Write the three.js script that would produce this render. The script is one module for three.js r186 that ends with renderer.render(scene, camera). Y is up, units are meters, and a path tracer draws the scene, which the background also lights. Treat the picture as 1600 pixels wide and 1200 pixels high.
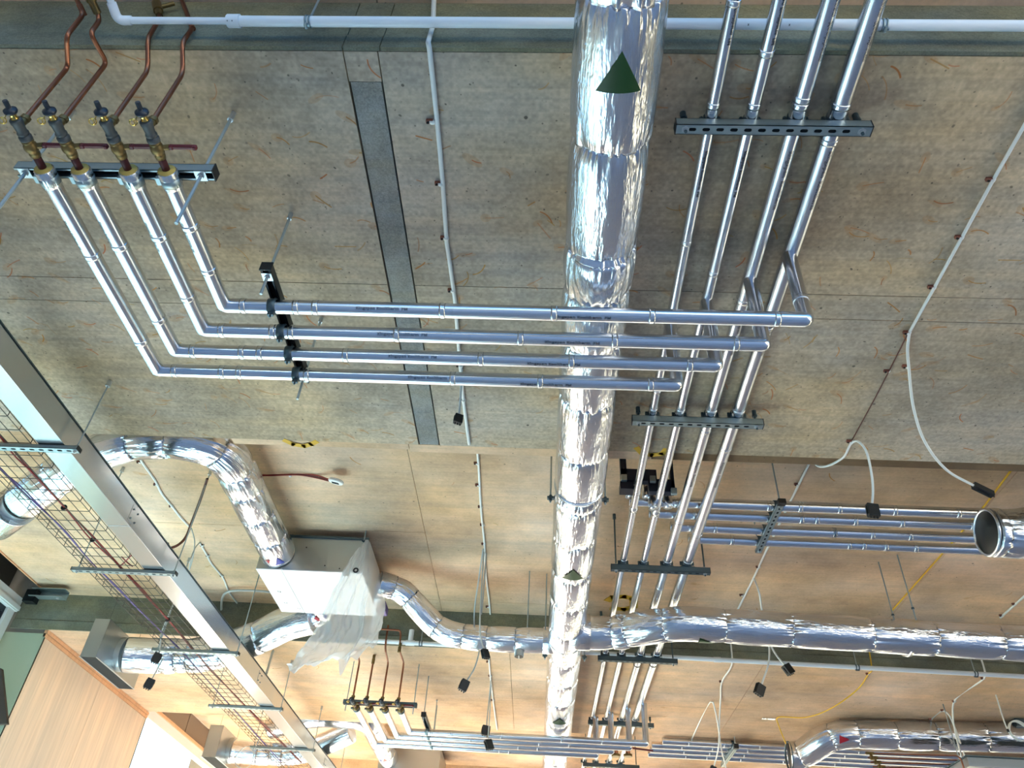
import * as THREE from 'three';
import { mergeGeometries } from 'three/addons/utils/BufferGeometryUtils.js';
import { RoundedBoxGeometry } from 'three/addons/geometries/RoundedBoxGeometry.js';

// ---------------------------------------------------------------- camera, sky, sun, exposure
const scene = new THREE.Scene();
const EYE = 1.6;                                   // the camera stands 1.6 m above the floor
const camera = new THREE.PerspectiveCamera(2 * Math.atan(600 / 1206) * 180 / Math.PI, 4 / 3, 0.05, 200);
camera.rotation.order = 'YXZ';
camera.rotation.set(0.692477261, 0.0638603495, 0.0698023525);
camera.position.set(0, EYE, 0);
scene.add(camera);

const SKY_LEVEL = 1.7;
const SUN = new THREE.Vector3(-0.74, 0.76, -0.10).normalize();
// clear sky: deep blue overhead, paler towards the horizon, hazy white around the sun
{
  const w = 512, h = 256, d = new Float32Array(w * h * 4), v = new THREE.Vector3(), mixc = (p, q, t) => p + (q - p) * t;
  for (let j = 0; j < h; j++) for (let i = 0; i < w; i++) {
    const el = ((j + 0.5) / h - 0.5) * Math.PI, az = ((i + 0.5) / w - 0.5) * 2 * Math.PI;
    v.set(Math.cos(el) * Math.cos(az), Math.sin(el), Math.cos(el) * Math.sin(az));
    const e = Math.max(0, v.y), t = 1 - Math.exp(-e * 3.2), c = Math.max(0, v.dot(SUN)), sw = Math.max(0, (v.x * SUN.x + v.z * SUN.z) / Math.hypot(v.x, v.z) / Math.hypot(SUN.x, SUN.z)), g = 1.1 * Math.pow(c, 4) + 0.8 * Math.pow(c, 12) + 2.4 * Math.pow(sw, 1.2) * Math.exp(-e * 2);
    const low = [0.30, 0.74, 1.12], high = [0.12, 0.44, 1.05], haze = [1.5, 1.42, 1.3];
    for (let k = 0; k < 3; k++) d[(j * w + i) * 4 + k] = SKY_LEVEL * (mixc(low[k], high[k], t) + haze[k] * g);
    d[(j * w + i) * 4 + 3] = 1;
  }
  const t = new THREE.DataTexture(d, w, h, THREE.RGBAFormat, THREE.FloatType);
  t.mapping = THREE.EquirectangularReflectionMapping; t.magFilter = THREE.LinearFilter; t.needsUpdate = true;
  scene.background = t; scene.environment = t;
}
const sun = new THREE.DirectionalLight(new THREE.Color(1, 0.86, 0.66), 150);
sun.position.copy(SUN).multiplyScalar(40);
sun.castShadow = true;
sun.shadow.camera.left = -25; sun.shadow.camera.right = 25; sun.shadow.camera.top = 25; sun.shadow.camera.bottom = -25; sun.shadow.camera.far = 100;
sun.shadow.mapSize.set(4096, 4096);
scene.add(sun, sun.target);
sun.target.position.set(0, 0, -6);

const renderer = new THREE.WebGLRenderer({ antialias: true });
renderer.toneMapping = THREE.LinearToneMapping;
renderer.toneMappingExposure = 0.93;
renderer.shadowMap.enabled = true;

// ---------------------------------------------------------------- helpers
const V = (x, y, z) => new THREE.Vector3(x, y, z);
const W = (x, h, z) => V(x, h + EYE, z);           // h: height above the camera
let seed = 7;
const rnd = () => { seed = (seed * 1664525 + 1013904223) >>> 0; return seed / 4294967296; };
const rr = (a, b) => a + (b - a) * rnd();
const rotM = new THREE.Matrix4().makeRotationFromEuler(camera.rotation);
const ray = (px, py) => V((px - 800) / 1206, -(py - 600) / 1206, -1).applyMatrix4(rotM);
// survey: where the line of sight through a point of the photograph meets a level, a cross plane or a side plane
const atH = (px, py, h) => { const d = ray(px, py); d.multiplyScalar(h / d.y); return d.add(V(0, EYE, 0)); };
const atZ = (px, py, z) => { const d = ray(px, py); d.multiplyScalar(z / d.z); return d.add(V(0, EYE, 0)); };
const atX = (px, py, x) => { const d = ray(px, py); d.multiplyScalar(x / d.x); return d.add(V(0, EYE, 0)); };
const pts = (list, h) => list.map((p) => p[3] === 'z' ? atZ(p[0], p[1], p[2]) : atH(p[0], p[1], p[2] ?? h));

const used = {};
function numbered(n) { used[n] = (used[n] ?? -1) + 1; return used[n] ? n + '_' + String(used[n]).padStart(3, '0') : n; }
function shade(o) { o.traverse((c) => { if (c.isMesh) { c.castShadow = true; c.receiveShadow = true; } }); return o; }
function thing(name, label, category, group) {
  const g = new THREE.Group(); g.name = numbered(name); g.userData = { label, category };
  if (group) g.userData.group = group;
  scene.add(g); return g;
}
function part(name, geo, mat, parent, label) {
  const m = new THREE.Mesh(Array.isArray(geo) ? merge(geo) : geo, mat); m.castShadow = m.receiveShadow = true;
  m.name = numbered(name); if (label) m.userData.label = label;
  parent.add(m); return m;
}
function struct(name, geo, mat, parent) {
  const m = part(name, geo, mat, parent ?? scene);
  if (!parent) m.userData.kind = 'structure';
  return m;
}
function structGroup(name) { const g = new THREE.Group(); g.name = numbered(name); g.userData.kind = 'structure'; scene.add(g); return g; }
function merge(list) {
  const clean = list.map((g) => { let q = g.index ? g.toNonIndexed() : g; for (const k of Object.keys(q.attributes)) if (!['position', 'normal', 'uv'].includes(k)) q.deleteAttribute(k); return q; });
  return mergeGeometries(clean, false);
}
function rootAt(g, p) {                             // puts the group's origin at p without moving its parts
  g.position.copy(p);
  for (const c of g.children) c.position.sub(p);
  return g;
}
// box from corners, uv in metres
function box(x0, x1, y0, y1, z0, z1, r = 0) {
  const w = Math.abs(x1 - x0), h = Math.abs(y1 - y0), d = Math.abs(z1 - z0);
  const g = r ? new RoundedBoxGeometry(w, h, d, 2, r) : new THREE.BoxGeometry(w, h, d);
  g.translate((x0 + x1) / 2, (y0 + y1) / 2, (z0 + z1) / 2);
  return uvBox(g);
}
function uvBox(g) {
  const p = g.attributes.position, n = g.attributes.normal, uv = g.attributes.uv;
  for (let i = 0; i < p.count; i++) {
    const ax = Math.abs(n.getX(i)), ay = Math.abs(n.getY(i)), az = Math.abs(n.getZ(i));
    if (ay >= ax && ay >= az) uv.setXY(i, p.getX(i), p.getZ(i));
    else if (ax >= az) uv.setXY(i, p.getZ(i), p.getY(i));
    else uv.setXY(i, p.getX(i), p.getY(i));
  }
  return g;
}
function orient(g, from, to) {                      // geometry along +Y, centred at 0, laid between two points
  const d = to.clone().sub(from), q = new THREE.Quaternion().setFromUnitVectors(V(0, 1, 0), d.clone().normalize());
  g.applyQuaternion(q); const m = from.clone().add(to).multiplyScalar(0.5); g.translate(m.x, m.y, m.z); return g;
}
const rod = (a, b, r, seg = 10) => orient(new THREE.CylinderGeometry(r, r, a.distanceTo(b), seg), a, b);
const hexnut = (p, axis, r = 0.009, h = 0.008) => orient(new THREE.CylinderGeometry(r, r, h, 6), p.clone().addScaledVector(axis, -h / 2), p.clone().addScaledVector(axis, h / 2));
const UP = V(0, 1, 0), AX = V(1, 0, 0), AZ = V(0, 0, 1);

// path with rounded corners
function fillet(points, r, n = 6) {
  const out = [points[0].clone()];
  for (let i = 1; i < points.length - 1; i++) {
    const p = points[i], a = points[i - 1].clone().sub(p), b = points[i + 1].clone().sub(p);
    const k = Math.min(r, a.length() * 0.48, b.length() * 0.48);
    const A = p.clone().addScaledVector(a.normalize(), k), B = p.clone().addScaledVector(b.normalize(), k);
    for (let j = 0; j <= n; j++) { const t = j / n; out.push(A.clone().multiplyScalar((1 - t) * (1 - t)).addScaledVector(p, 2 * t * (1 - t)).addScaledVector(B, t * t)); }
  }
  out.push(points[points.length - 1].clone());
  return out;
}
function smooth(points, n = 60) { return new THREE.CatmullRomCurve3(points, false, 'centripetal').getSpacedPoints(n); }
const lengthOf = (path) => { let s = 0; for (let i = 1; i < path.length; i++) s += path[i].distanceTo(path[i - 1]); return s; };
function resample(path, step, s0 = 0, s1 = Infinity) {
  const L = lengthOf(path); s1 = Math.min(s1, L); s0 = Math.max(0, s0);
  const n = Math.max(2, Math.round((s1 - s0) / step)), out = [];
  let i = 1, acc = 0, seg = path[1].distanceTo(path[0]);
  for (let k = 0; k <= n; k++) {
    const s = s0 + (s1 - s0) * k / n;
    while (acc + seg < s - 1e-9 && i < path.length - 1) { acc += seg; i++; seg = path[i].distanceTo(path[i - 1]); }
    out.push(path[i - 1].clone().lerp(path[i], seg ? (s - acc) / seg : 0));
  }
  return out;
}
// tube along a path, mitred at corners; radius may be a function (s, angle, total) ; angle 0 points down
function sweep(path, r, seg = 24, caps = true, s00 = 0) {
  const P = path.filter((p, i) => !i || p.distanceTo(path[i - 1]) > 1e-6), N = P.length, pos = [], uv = [], idx = [];
  const tin = [], tan = [];
  for (let i = 0; i < N - 1; i++) tin.push(P[i + 1].clone().sub(P[i]).normalize());
  for (let i = 0; i < N; i++) tan.push(i === 0 ? tin[0].clone() : i === N - 1 ? tin[N - 2].clone() : tin[i - 1].clone().add(tin[i]).normalize());
  let ref = V(0, -1, 0); if (Math.abs(tan[0].y) > 0.9) ref = V(0, 0, 1);
  let u = ref.clone().addScaledVector(tin[0], -ref.dot(tin[0])).normalize();
  const total = lengthOf(P); let s = 0;
  for (let i = 0; i < N; i++) {
    if (i) s += P[i].distanceTo(P[i - 1]);
    const d = i === 0 ? tin[0] : tin[i - 1];
    u.addScaledVector(d, -u.dot(d)).normalize();
    const w = d.clone().cross(u);
    for (let j = 0; j <= seg; j++) {
      const a = j / seg * Math.PI * 2, R = typeof r === 'function' ? r(s, a, total) : r;
      const off = u.clone().multiplyScalar(Math.cos(a) * R).addScaledVector(w, Math.sin(a) * R);
      const t = tan[i], k = off.dot(t) / Math.max(0.35, d.dot(t));      // slide along the incoming direction onto the mitre plane
      off.addScaledVector(d, -k);
      pos.push(P[i].x + off.x, P[i].y + off.y, P[i].z + off.z);
      uv.push(a * (typeof r === 'number' ? r : r(0.5 * total, 0, total)), s00 + s);
    }
    if (i && i < N - 1) { const q = new THREE.Quaternion().setFromUnitVectors(tin[i - 1], tin[i]); u.applyQuaternion(q); }
  }
  for (let i = 0; i < N - 1; i++) for (let j = 0; j < seg; j++) {
    const a = i * (seg + 1) + j, b = a + seg + 1;
    idx.push(a, a + 1, b, b, a + 1, b + 1);
  }
  if (caps) for (const e of [0, N - 1]) {
    const c = pos.length / 3; pos.push(P[e].x, P[e].y, P[e].z); uv.push(0, 0);
    for (let j = 0; j < seg; j++) { const a = e * (seg + 1) + j; if (e) idx.push(c, a, a + 1); else idx.push(c, a + 1, a); }
  }
  const g = new THREE.BufferGeometry();
  g.setAttribute('position', new THREE.Float32BufferAttribute(pos, 3));
  g.setAttribute('uv', new THREE.Float32BufferAttribute(uv, 2));
  g.setIndex(idx); g.computeVertexNormals();
  // close the shading seam
  const nn = g.attributes.normal;
  for (let i = 0; i < N; i++) { const a = i * (seg + 1), b = a + seg, v = V(nn.getX(a) + nn.getX(b), nn.getY(a) + nn.getY(b), nn.getZ(a) + nn.getZ(b)).normalize(); nn.setXYZ(a, v.x, v.y, v.z); nn.setXYZ(b, v.x, v.y, v.z); }
  return g;
}
// value noise, periodic
function hash(x, y, s) { let h = Math.imul(x, 374761393) + Math.imul(y, 668265263) + Math.imul(s, 2246822519); h = Math.imul(h ^ (h >>> 13), 1274126177); return ((h ^ (h >>> 16)) >>> 0) / 4294967296; }
function vnoise(x, y, px, py, s) {
  const ix = Math.floor(x), iy = Math.floor(y), fx = x - ix, fy = y - iy, u = fx * fx * (3 - 2 * fx), v = fy * fy * (3 - 2 * fy);
  const m = (a, p) => ((a % p) + p) % p;
  const a = hash(m(ix, px), m(iy, py), s), b = hash(m(ix + 1, px), m(iy, py), s), c = hash(m(ix, px), m(iy + 1, py), s), d = hash(m(ix + 1, px), m(iy + 1, py), s);
  return a + (b - a) * u + (c - a) * v + (a - b - c + d) * u * v;
}
function fbm(u, v, fx, fy, oct, s) { let t = 0, a = 0.5, n = 0; for (let i = 0; i < oct; i++) { t += a * vnoise(u * fx, v * fy, fx, fy, s + i); n += a; a *= 0.5; fx *= 2; fy *= 2; } return t / n; }
function dataTex(w, h, fn, srgb, repX, repY) {
  const d = new Uint8Array(w * h * 4);
  for (let y = 0; y < h; y++) for (let x = 0; x < w; x++) { const c = fn(x / w, y / h), i = (y * w + x) * 4; d[i] = c[0]; d[i + 1] = c[1]; d[i + 2] = c[2]; d[i + 3] = 255; }
  return finish(new THREE.DataTexture(d, w, h), srgb, repX, repY);
}
function finish(t, srgb, repX, repY) {
  t.wrapS = t.wrapT = THREE.RepeatWrapping; t.magFilter = THREE.LinearFilter; t.minFilter = THREE.LinearMipmapLinearFilter; t.generateMipmaps = true;
  if (srgb) t.colorSpace = THREE.SRGBColorSpace;
  t.repeat.set(repX, repY); t.needsUpdate = true; return t;
}
const cl = (x) => Math.max(0, Math.min(255, x));

// ---------------------------------------------------------------- materials
// raw concrete soffit with rust-coloured strands
function concreteCanvas(seed0, base, strands, pits, grain) {
  seed = seed0;
  const w = 1536, h = 1024, cv = document.createElement('canvas'); cv.width = w; cv.height = h;
  const c = cv.getContext('2d'), im = c.createImageData(w, h);
  for (let y = 0; y < h; y++) for (let x = 0; x < w; x++) {
    const u = x / w, v = y / h;
    const big = fbm(u, v, 3, 2, 4, seed0) - 0.5, mid = fbm(u, v, 24, 16, 3, seed0 + 11) - 0.5, fine = fbm(u, v, 220, 150, 2, seed0 + 23) - 0.5, g = fbm(u, v, 9, 170, 3, seed0 + 31) - 0.5, g2 = fbm(u, v, 5, 40, 3, seed0 + 41) - 0.5;
    const t = 1 + big * 0.45 + mid * 0.16 + fine * 0.26 * pits + (g * 0.32 + g2 * 0.28) * grain, warm = (fbm(u, v, 4, 5, 3, seed0 + 57) - 0.5) * 0.22 + g2 * 0.16 * grain;
    const i = (y * w + x) * 4;
    im.data[i] = cl(base[0] * t * (1 + warm * 0.5)); im.data[i + 1] = cl(base[1] * t); im.data[i + 2] = cl(base[2] * t * (1 - warm)); im.data[i + 3] = 255;
  }
  c.putImageData(im, 0, 0);
  for (let i = 0; i < 1300 * pits; i++) { const r = rr(0.5, 2.4) * (rnd() < 0.1 ? 1.7 : 1); c.fillStyle = 'rgba(40,36,30,' + rr(0.15, 0.6) + ')'; c.beginPath(); c.ellipse(rnd() * w, rnd() * h, r, r * rr(0.5, 1), rnd() * 3, 0, 7); c.fill(); }
  c.lineCap = 'round';
  for (let i = 0; i < strands; i++) {
    const x = rnd() * w, y = rnd() * h, a = rr(-0.7, 0.7) + (rnd() < 0.25 ? 1.2 : 0), l = rr(14, 52), b = rr(-0.7, 0.7);
    c.strokeStyle = 'rgba(' + [rr(150, 190) | 0, rr(88, 120) | 0, rr(30, 60) | 0].join() + ',' + rr(0.35, 0.85) + ')'; c.lineWidth = rr(1.4, 3.4);
    c.beginPath(); c.moveTo(x, y); c.quadraticCurveTo(x + Math.cos(a) * l * 0.5, y + Math.sin(a) * l * 0.5, x + Math.cos(a + b) * l, y + Math.sin(a + b) * l); c.stroke();
    if (rnd() < 0.35) { c.fillStyle = 'rgba(170,110,50,0.16)'; c.beginPath(); c.ellipse(x, y, rr(8, 26), rr(5, 12), a, 0, 7); c.fill(); }
  }
  return cv;
}
const concreteLow = finish(new THREE.CanvasTexture(concreteCanvas(11, [173, 156, 134], 230, 0.8, 0.35)), true, 1 / 2.9, 1 / 1.95);
const concreteHigh = finish(new THREE.CanvasTexture(concreteCanvas(29, [206, 173, 140], 12, 0.3, 0.24)), true, 1 / 3.3, 1 / 2.2);
const mortarTex = finish(new THREE.CanvasTexture(concreteCanvas(43, [146, 143, 136], 0, 0.9, 0.2)), true, 1 / 1.1, 1 / 0.73);
const roughBump = dataTex(512, 512, (u, v) => { const t = cl(255 * (0.55 * fbm(u, v, 90, 90, 3, 5) + 0.45 * fbm(u, v, 14, 14, 4, 9))); return [t, t, t]; }, false, 1, 1);
const std = (o) => new THREE.MeshStandardMaterial(o);
const M = {};
M.low = std({ map: concreteLow, bumpMap: roughBump, bumpScale: 0.001, roughness: 0.93 });
M.high = std({ map: concreteHigh, bumpMap: roughBump, bumpScale: 0.0012, roughness: 0.85 });
M.mortar = std({ map: mortarTex, bumpMap: roughBump, bumpScale: 0.003, roughness: 0.95 });
M.faceConc = std({ map: mortarTex, color: 0xc9cfba, bumpMap: roughBump, bumpScale: 0.003, roughness: 0.9 });
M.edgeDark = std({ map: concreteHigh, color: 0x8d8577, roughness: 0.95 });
const floorTex = finish(new THREE.CanvasTexture(concreteCanvas(61, [168, 168, 174], 0, 0.5, 0)), true, 1 / 6, 1 / 4);
M.floor = std({ map: floorTex, roughness: 0.55 });
M.ground = std({ color: new THREE.Color(0.115, 0.12, 0.10), roughness: 1 });
M.plaster = std({ color: 0x8d8a84, roughness: 0.9 });
M.gap = std({ color: 0x4a463f, roughness: 1 });
const plyTex = dataTex(512, 1024, (u, v) => { const g = fbm(u, v, 60, 5, 4, 71) - 0.5, b = fbm(u, v, 5, 3, 3, 77) - 0.5, t = 1 + g * 0.13 + b * 0.16; return [cl(216 * t), cl(192 * t * (1 - b * 0.05)), cl(168 * t * (1 - b * 0.1))]; }, true, 1 / 1.2, 1 / 2.4);
M.ply = std({ map: plyTex, roughness: 0.8 });
M.greenBoard = std({ color: 0xa7b49c, roughness: 0.85 });
M.timber = std({ map: plyTex, color: 0xffd9bc, roughness: 0.75 });
M.whiteFrame = std({ color: 0xdcdcd8, roughness: 0.45 });
M.darkFrame = std({ color: 0x2b3036, roughness: 0.4, metalness: 0.4 });
M.brownBoard = std({ color: 0x3a2f27, roughness: 0.7 });
M.louvre = std({ color: 0x6d5a4c, roughness: 0.35 });
M.glassBlue = new THREE.MeshPhysicalMaterial({ color: 0xc8e6f6, transmission: 1, roughness: 0, thickness: 0, ior: 1.5 });
M.glass = new THREE.MeshPhysicalMaterial({ color: 0xf6fafb, transmission: 1, roughness: 0, thickness: 0, ior: 1.5 });

// foil: crumpled and stretched relief
const foilBump = dataTex(512, 512, (u, v) => {
  const a = Math.abs(fbm(u, v, 14, 3, 4, 101) - 0.5) * 2, b = Math.abs(fbm(u, v, 40, 12, 3, 113) - 0.5) * 2, c = fbm(u, v, 6, 5, 3, 117), t = cl(255 * (0.1 + 0.4 * a + 0.22 * b + 0.3 * c)); return [t, t, t];
}, false, 1 / 0.42, 1 / 0.55);
const scrimBump = dataTex(256, 256, (u, v) => {
  const k = (Math.abs(Math.sin(u * Math.PI * 40)) > 0.93 || Math.abs(Math.sin(v * Math.PI * 40)) > 0.93 ? 0.35 : 0) + 0.6 * fbm(u, v, 5, 5, 4, 131); const t = cl(255 * k); return [t, t, t];
}, false, 1 / 0.2, 1 / 0.2);
M.foil = std({ color: 0xdfe2e8, metalness: 1, roughness: 0.21, bumpMap: foilBump, bumpScale: 0.0055 });
M.pipeFoil = std({ color: 0xd9dde4, metalness: 1, roughness: 0.15, bumpMap: scrimBump, bumpScale: 0.0005 });
M.tape = std({ color: 0xdde1e6, metalness: 1, roughness: 0.22, bumpMap: foilBump, bumpScale: 0.003 });
M.zinc = std({ color: 0x9aa9ac, metalness: 0.85, roughness: 0.42 });
M.zincDark = std({ color: 0x55646a, metalness: 0.8, roughness: 0.45 });
M.strutBlack = std({ color: 0x24282b, metalness: 0.7, roughness: 0.4 });
M.slot = std({ color: 0x0b0d0e, roughness: 0.9 });
M.rod = std({ color: 0xa5b0b2, metalness: 0.6, roughness: 0.45 });
M.galv = std({ color: 0xb9bec0, metalness: 0.75, roughness: 0.34 });
M.trunk = std({ color: 0xb8bcbe, metalness: 0.9, roughness: 0.24 });
M.copper = std({ color: 0x94614a, metalness: 0.95, roughness: 0.36 });
M.brass = std({ color: 0x77633c, metalness: 0.75, roughness: 0.45 });
M.brassBright = std({ color: 0xd8b868, metalness: 1, roughness: 0.2 });
M.dzr = std({ color: 0x4d5152, metalness: 0.5, roughness: 0.55 });
M.capBlue = std({ color: 0x16202c, roughness: 0.4 });
M.leverRed = std({ color: 0x5c0a12, roughness: 0.45 });
M.tailRed = std({ color: 0x431215, roughness: 0.5, metalness: 0.3 });
M.foam = std({ color: 0xb09a52, roughness: 0.9 });
M.pvc = std({ color: 0xeef1f2, roughness: 0.28 });
M.cableWhite = std({ color: 0xe6e6e0, roughness: 0.45 });
M.cableGrey = std({ color: 0xb9bcb8, roughness: 0.5 });
M.cableRed = std({ color: 0x8c1e1c, roughness: 0.5 });
M.cableBrown = std({ color: 0x5a2a1e, roughness: 0.55 });
M.cablePurple = std({ color: 0x54407e, roughness: 0.5 });
M.yellow = std({ color: 0xe0b224, roughness: 0.55 });
M.clipRed = std({ color: 0x7e4a3a, roughness: 0.5 });
M.black = std({ color: 0x0e0f10, roughness: 0.5 });
M.green = std({ color: 0x063a0e, roughness: 0.5 });
M.blueArrow = std({ color: 0x2b3f9a, roughness: 0.5 });
M.redArrow = std({ color: 0xb02030, roughness: 0.5 });
M.unit = std({ color: 0xaeb4b6, metalness: 0.85, roughness: 0.3 });
M.whiteSheet = std({ color: 0xe9ebec, metalness: 0.1, roughness: 0.35 });
M.plastic = new THREE.MeshPhysicalMaterial({ color: 0xf1f3f4, transmission: 0.45, roughness: 0.3, thickness: 0, ior: 1.45, side: THREE.DoubleSide, clearcoat: 0.6, clearcoatRoughness: 0.15 });
M.wire = std({ color: 0x4d4a44, metalness: 0.8, roughness: 0.45 });
M.paint = std({ color: 0xcfa02a, roughness: 0.7 });
M.navy = std({ color: 0x141a2a, metalness: 0.3, roughness: 0.5 });

// ---------------------------------------------------------------- the room (heights are measured from the camera)
const LOW = 2.65, HIGH = 3.0, TOP = 3.35, XR = 9.2, XL = -5.35, ZB = -0.92, ZF = -17.2;
struct('floor', box(-6.2, XR + 0.2, -0.25, 0, ZB, ZF - 0.2), M.floor);
struct('ground', box(-90, 90, -0.45, -0.26, 90, -90), M.ground);
// the room is open to a paved court behind the camera; the court lies in the shade of the block on its left
struct('ground_paving', box(-9, 22, -0.26, -0.06, ZB - 0.001, 24), std({ color: new THREE.Color(0.36, 0.37, 0.38), roughness: 0.9 }));
struct('exterior_wall', box(-22, -9, -0.26, 24, -1.5, 26), M.plaster);
struct('roof_slab', box(-6.2, XR + 0.2, TOP + EYE, TOP + EYE + 0.25, ZB, ZF - 0.2), M.plaster);
const ceiling = structGroup('ceiling');
const G = 0.002;
function panel(x0, x1, z0, z1, h, mat, name = 'ceiling_panel') { return struct(name, box(x0 + G, x1 - G, h + EYE, TOP + EYE, z0 - G, z1 + G), mat, ceiling); }
const N1 = -1.345, E1 = -3.785, N3 = -7.03, E3 = -9.5, N5 = -12.7, E5 = -15.1;
// near high bay
for (const [a, b] of [[-4.83, -0.71], [-0.71, 3.1], [3.1, XR]]) panel(a, b, ZB, N1 + 0.0, HIGH + 0.01, M.high);
// first low bay, in slab strips with a mortar filled seam
for (const [a, b] of [[-4.69, -0.776], [-0.65, 3.12], [3.12, XR]]) { panel(a, b, N1 - 0.004, -2.483, LOW, M.low); panel(a, b, -2.483, -2.64, LOW, M.low); panel(a, b, -2.64, E1, LOW, M.low); }
panel(-0.776, -0.65, N1 - 0.004, -1.467, LOW, M.low);
panel(-0.772, -0.654, -1.467, E1, LOW + 0.003, M.mortar, 'mortar_seam');
// edge strips along the far side of the low bay
panel(-1.93, -0.84, E1, -3.845, LOW + 0.004, M.high, 'edge_strip');
panel(-0.84, 0.62, E1, -3.868, LOW + 0.004, M.high, 'edge_strip');
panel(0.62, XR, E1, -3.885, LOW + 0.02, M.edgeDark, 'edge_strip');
// second, high bay
for (const [a, b] of [[-4.83, -0.965], [-0.965, 3.11], [3.11, XR]]) { if (a < -2) { panel(a, b, -3.87, -5.506, HIGH, M.high); panel(a, b, -5.506, -6.776, HIGH, M.high); } else panel(a, b, -3.87, -6.776, HIGH, M.high); panel(a, b, -6.776, N3, HIGH, M.high); }
// third, low bay
for (const [a, b] of [[-4.69, -0.3], [-0.3, 2.02], [2.02, 6], [6, XR]]) { panel(a, b, N3 - 0.004, -8.37, LOW, M.high); panel(a, b, -8.37, E3, LOW, M.high); }
panel(-4.69, 2.02, E3, N5, HIGH, M.high); panel(2.02, XR, E3, N5, HIGH, M.high);
panel(-4.69, 2.02, N5, E5, LOW, M.high); panel(2.02, XR, N5, E5, LOW, M.high);
panel(-4.83, XR, E5, ZF, HIGH, M.high);
// near faces of the low bays: a lower batten, a shadow line and the face above it
for (const [z, m] of [[N1, M.faceConc], [N3, M.faceConc]]) {
  for (const [a, b] of z === N1 ? [[-5.06, -0.775], [-0.775, -0.64], [-0.64, XR]] : [[-5.06, XR]]) {
    struct('edge_batten', box(a + G, b - G, LOW + EYE - 0.001, LOW + EYE + 0.086, z + 0.012, z - 0.003), m, ceiling);
    struct('edge_face', box(a + G, b - G, LOW + EYE + 0.092, HIGH + EYE + 0.008, z + 0.006, z - 0.003), m, ceiling);
  }
}
// paint marks sprayed on the slabs
function strip2d(points, w, y, mat, name, parent) {
  const g = []; for (let i = 1; i < points.length; i++) { const a = points[i - 1], b = points[i], L = a.distanceTo(b), q = new THREE.BoxGeometry(w, 0.0012, L + w * 0.6); q.rotateY(Math.atan2(b.x - a.x, b.z - a.z)); q.translate((a.x + b.x) / 2, y, (a.z + b.z) / 2); g.push(q); }
  return part(name, g, mat, parent);
}
const mark1 = thing('paint_mark', 'yellow sprayed curve on the slab edge above the red wired sensor base', 'paint mark');
strip2d(pts([[445, 688], [458, 694], [475, 697], [486, 694], [494, 690]], LOW), 0.035, LOW + EYE - 0.0015, M.paint, 'paint_stroke', mark1);
const mark2 = thing('paint_mark', 'yellow sprayed curve on the slab edge behind the four main pipes', 'paint mark');
strip2d(pts([[995, 700], [1003, 708], [1018, 711], [1034, 709], [1040, 702]], LOW), 0.035, LOW + EYE - 0.0015, M.paint, 'paint_stroke', mark2);
const mark3 = thing('paint_mark', 'faint yellow sprayed ring on the high soffit behind the main pipes above the branch duct', 'paint mark');
strip2d(pts([[950, 938], [958, 933], [975, 932], [990, 935], [990, 948], [975, 952], [957, 950]], HIGH), 0.075, HIGH + EYE - 0.0015, M.paint, 'paint_stroke', mark3);

// left facade: solid piers at the low bays, glazing set back at the high bays
const XG = -5.1, WL = -4.69;
function pier(z0, z1) {
  const g = structGroup('wall_left');
  struct('wall_core', box(XL, WL - 0.022, 0, TOP + EYE, z0 - 0.02, z1 + 0.02), M.plaster, g);
  const w = (z0 - z1) / 2;
  for (let i = 0; i < 2; i++) struct('plywood_panel', box(WL - 0.02, WL, 0.02, LOW + EYE - 0.075, z0 - i * w - G, z0 - (i + 1) * w + G), M.ply, g);
  struct('head_lath', box(WL - 0.02, WL + 0.012, LOW + EYE - 0.034, LOW + EYE - 0.004, z0, z1), M.timber, g);
  struct('head_lath', box(WL - 0.02, WL + 0.006, LOW + EYE - 0.07, LOW + EYE - 0.04, z0, z1), M.timber, g);
  struct('reveal_board', box(XG, WL, 0.02, LOW + EYE - 0.04, z0 - 0.02, z0), M.greenBoard, g);
  struct('reveal_board', box(XG, WL, 0.02, LOW + EYE - 0.04, z1, z1 + 0.02), M.greenBoard, g);
  return g;
}
pier(N1, E1); pier(N3, E3 - 0.04); pier(N5, E5);
function glazing(n, z0, z1, panes, glazed) {
  const g = structGroup('window_' + n), hb = 2.80 + EYE;
  struct('window_head', box(XG - 0.12, XG + 0.05, hb, hb + 0.13, z0, z1), M.whiteFrame, g);
  struct('window_head_bead', box(XG + 0.05, XG + 0.066, hb + 0.01, hb + 0.05, z0, z1), M.whiteFrame, g);
  struct('window_sill', box(XG - 0.12, XG + 0.1, 0.0, 0.28, z0, z1), M.whiteFrame, g);
  const w = (z0 - z1) / panes;
  for (let i = 0; i <= panes; i++) { const z = z0 - i * w, e = i === 0 ? -0.06 : i === panes ? 0.06 : 0; struct('window_mullion', box(XG - 0.1, XG + 0.03, 0.28, hb, z + 0.05 + e, z - 0.05 + e), M.whiteFrame, g); }
  for (let i = 0; i < panes; i++) {
    const a = z0 - i * w - 0.075, b = z0 - (i + 1) * w + 0.075, f = 0.05;
    const fr = struct('window_frame', [box(XG - 0.08, XG, 0.28, 0.28 + f, a, b), box(XG - 0.08, XG, hb - f, hb, a, b), box(XG - 0.08, XG, 0.28, hb, a, a - f), box(XG - 0.08, XG, 0.28, hb, b + f, b)], M.darkFrame, g);
    if (glazed) struct('window_pane', box(XG - 0.046, XG - 0.04, 0.28 + f, hb - f, a - f, b + f), M.glassBlue, g);
  }
  return g;
}
glazing(2, E1 - 0.01, N3 + 0.02, 3, true);
glazing(4, E5 - 0.01, ZF, 2, false);
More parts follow.
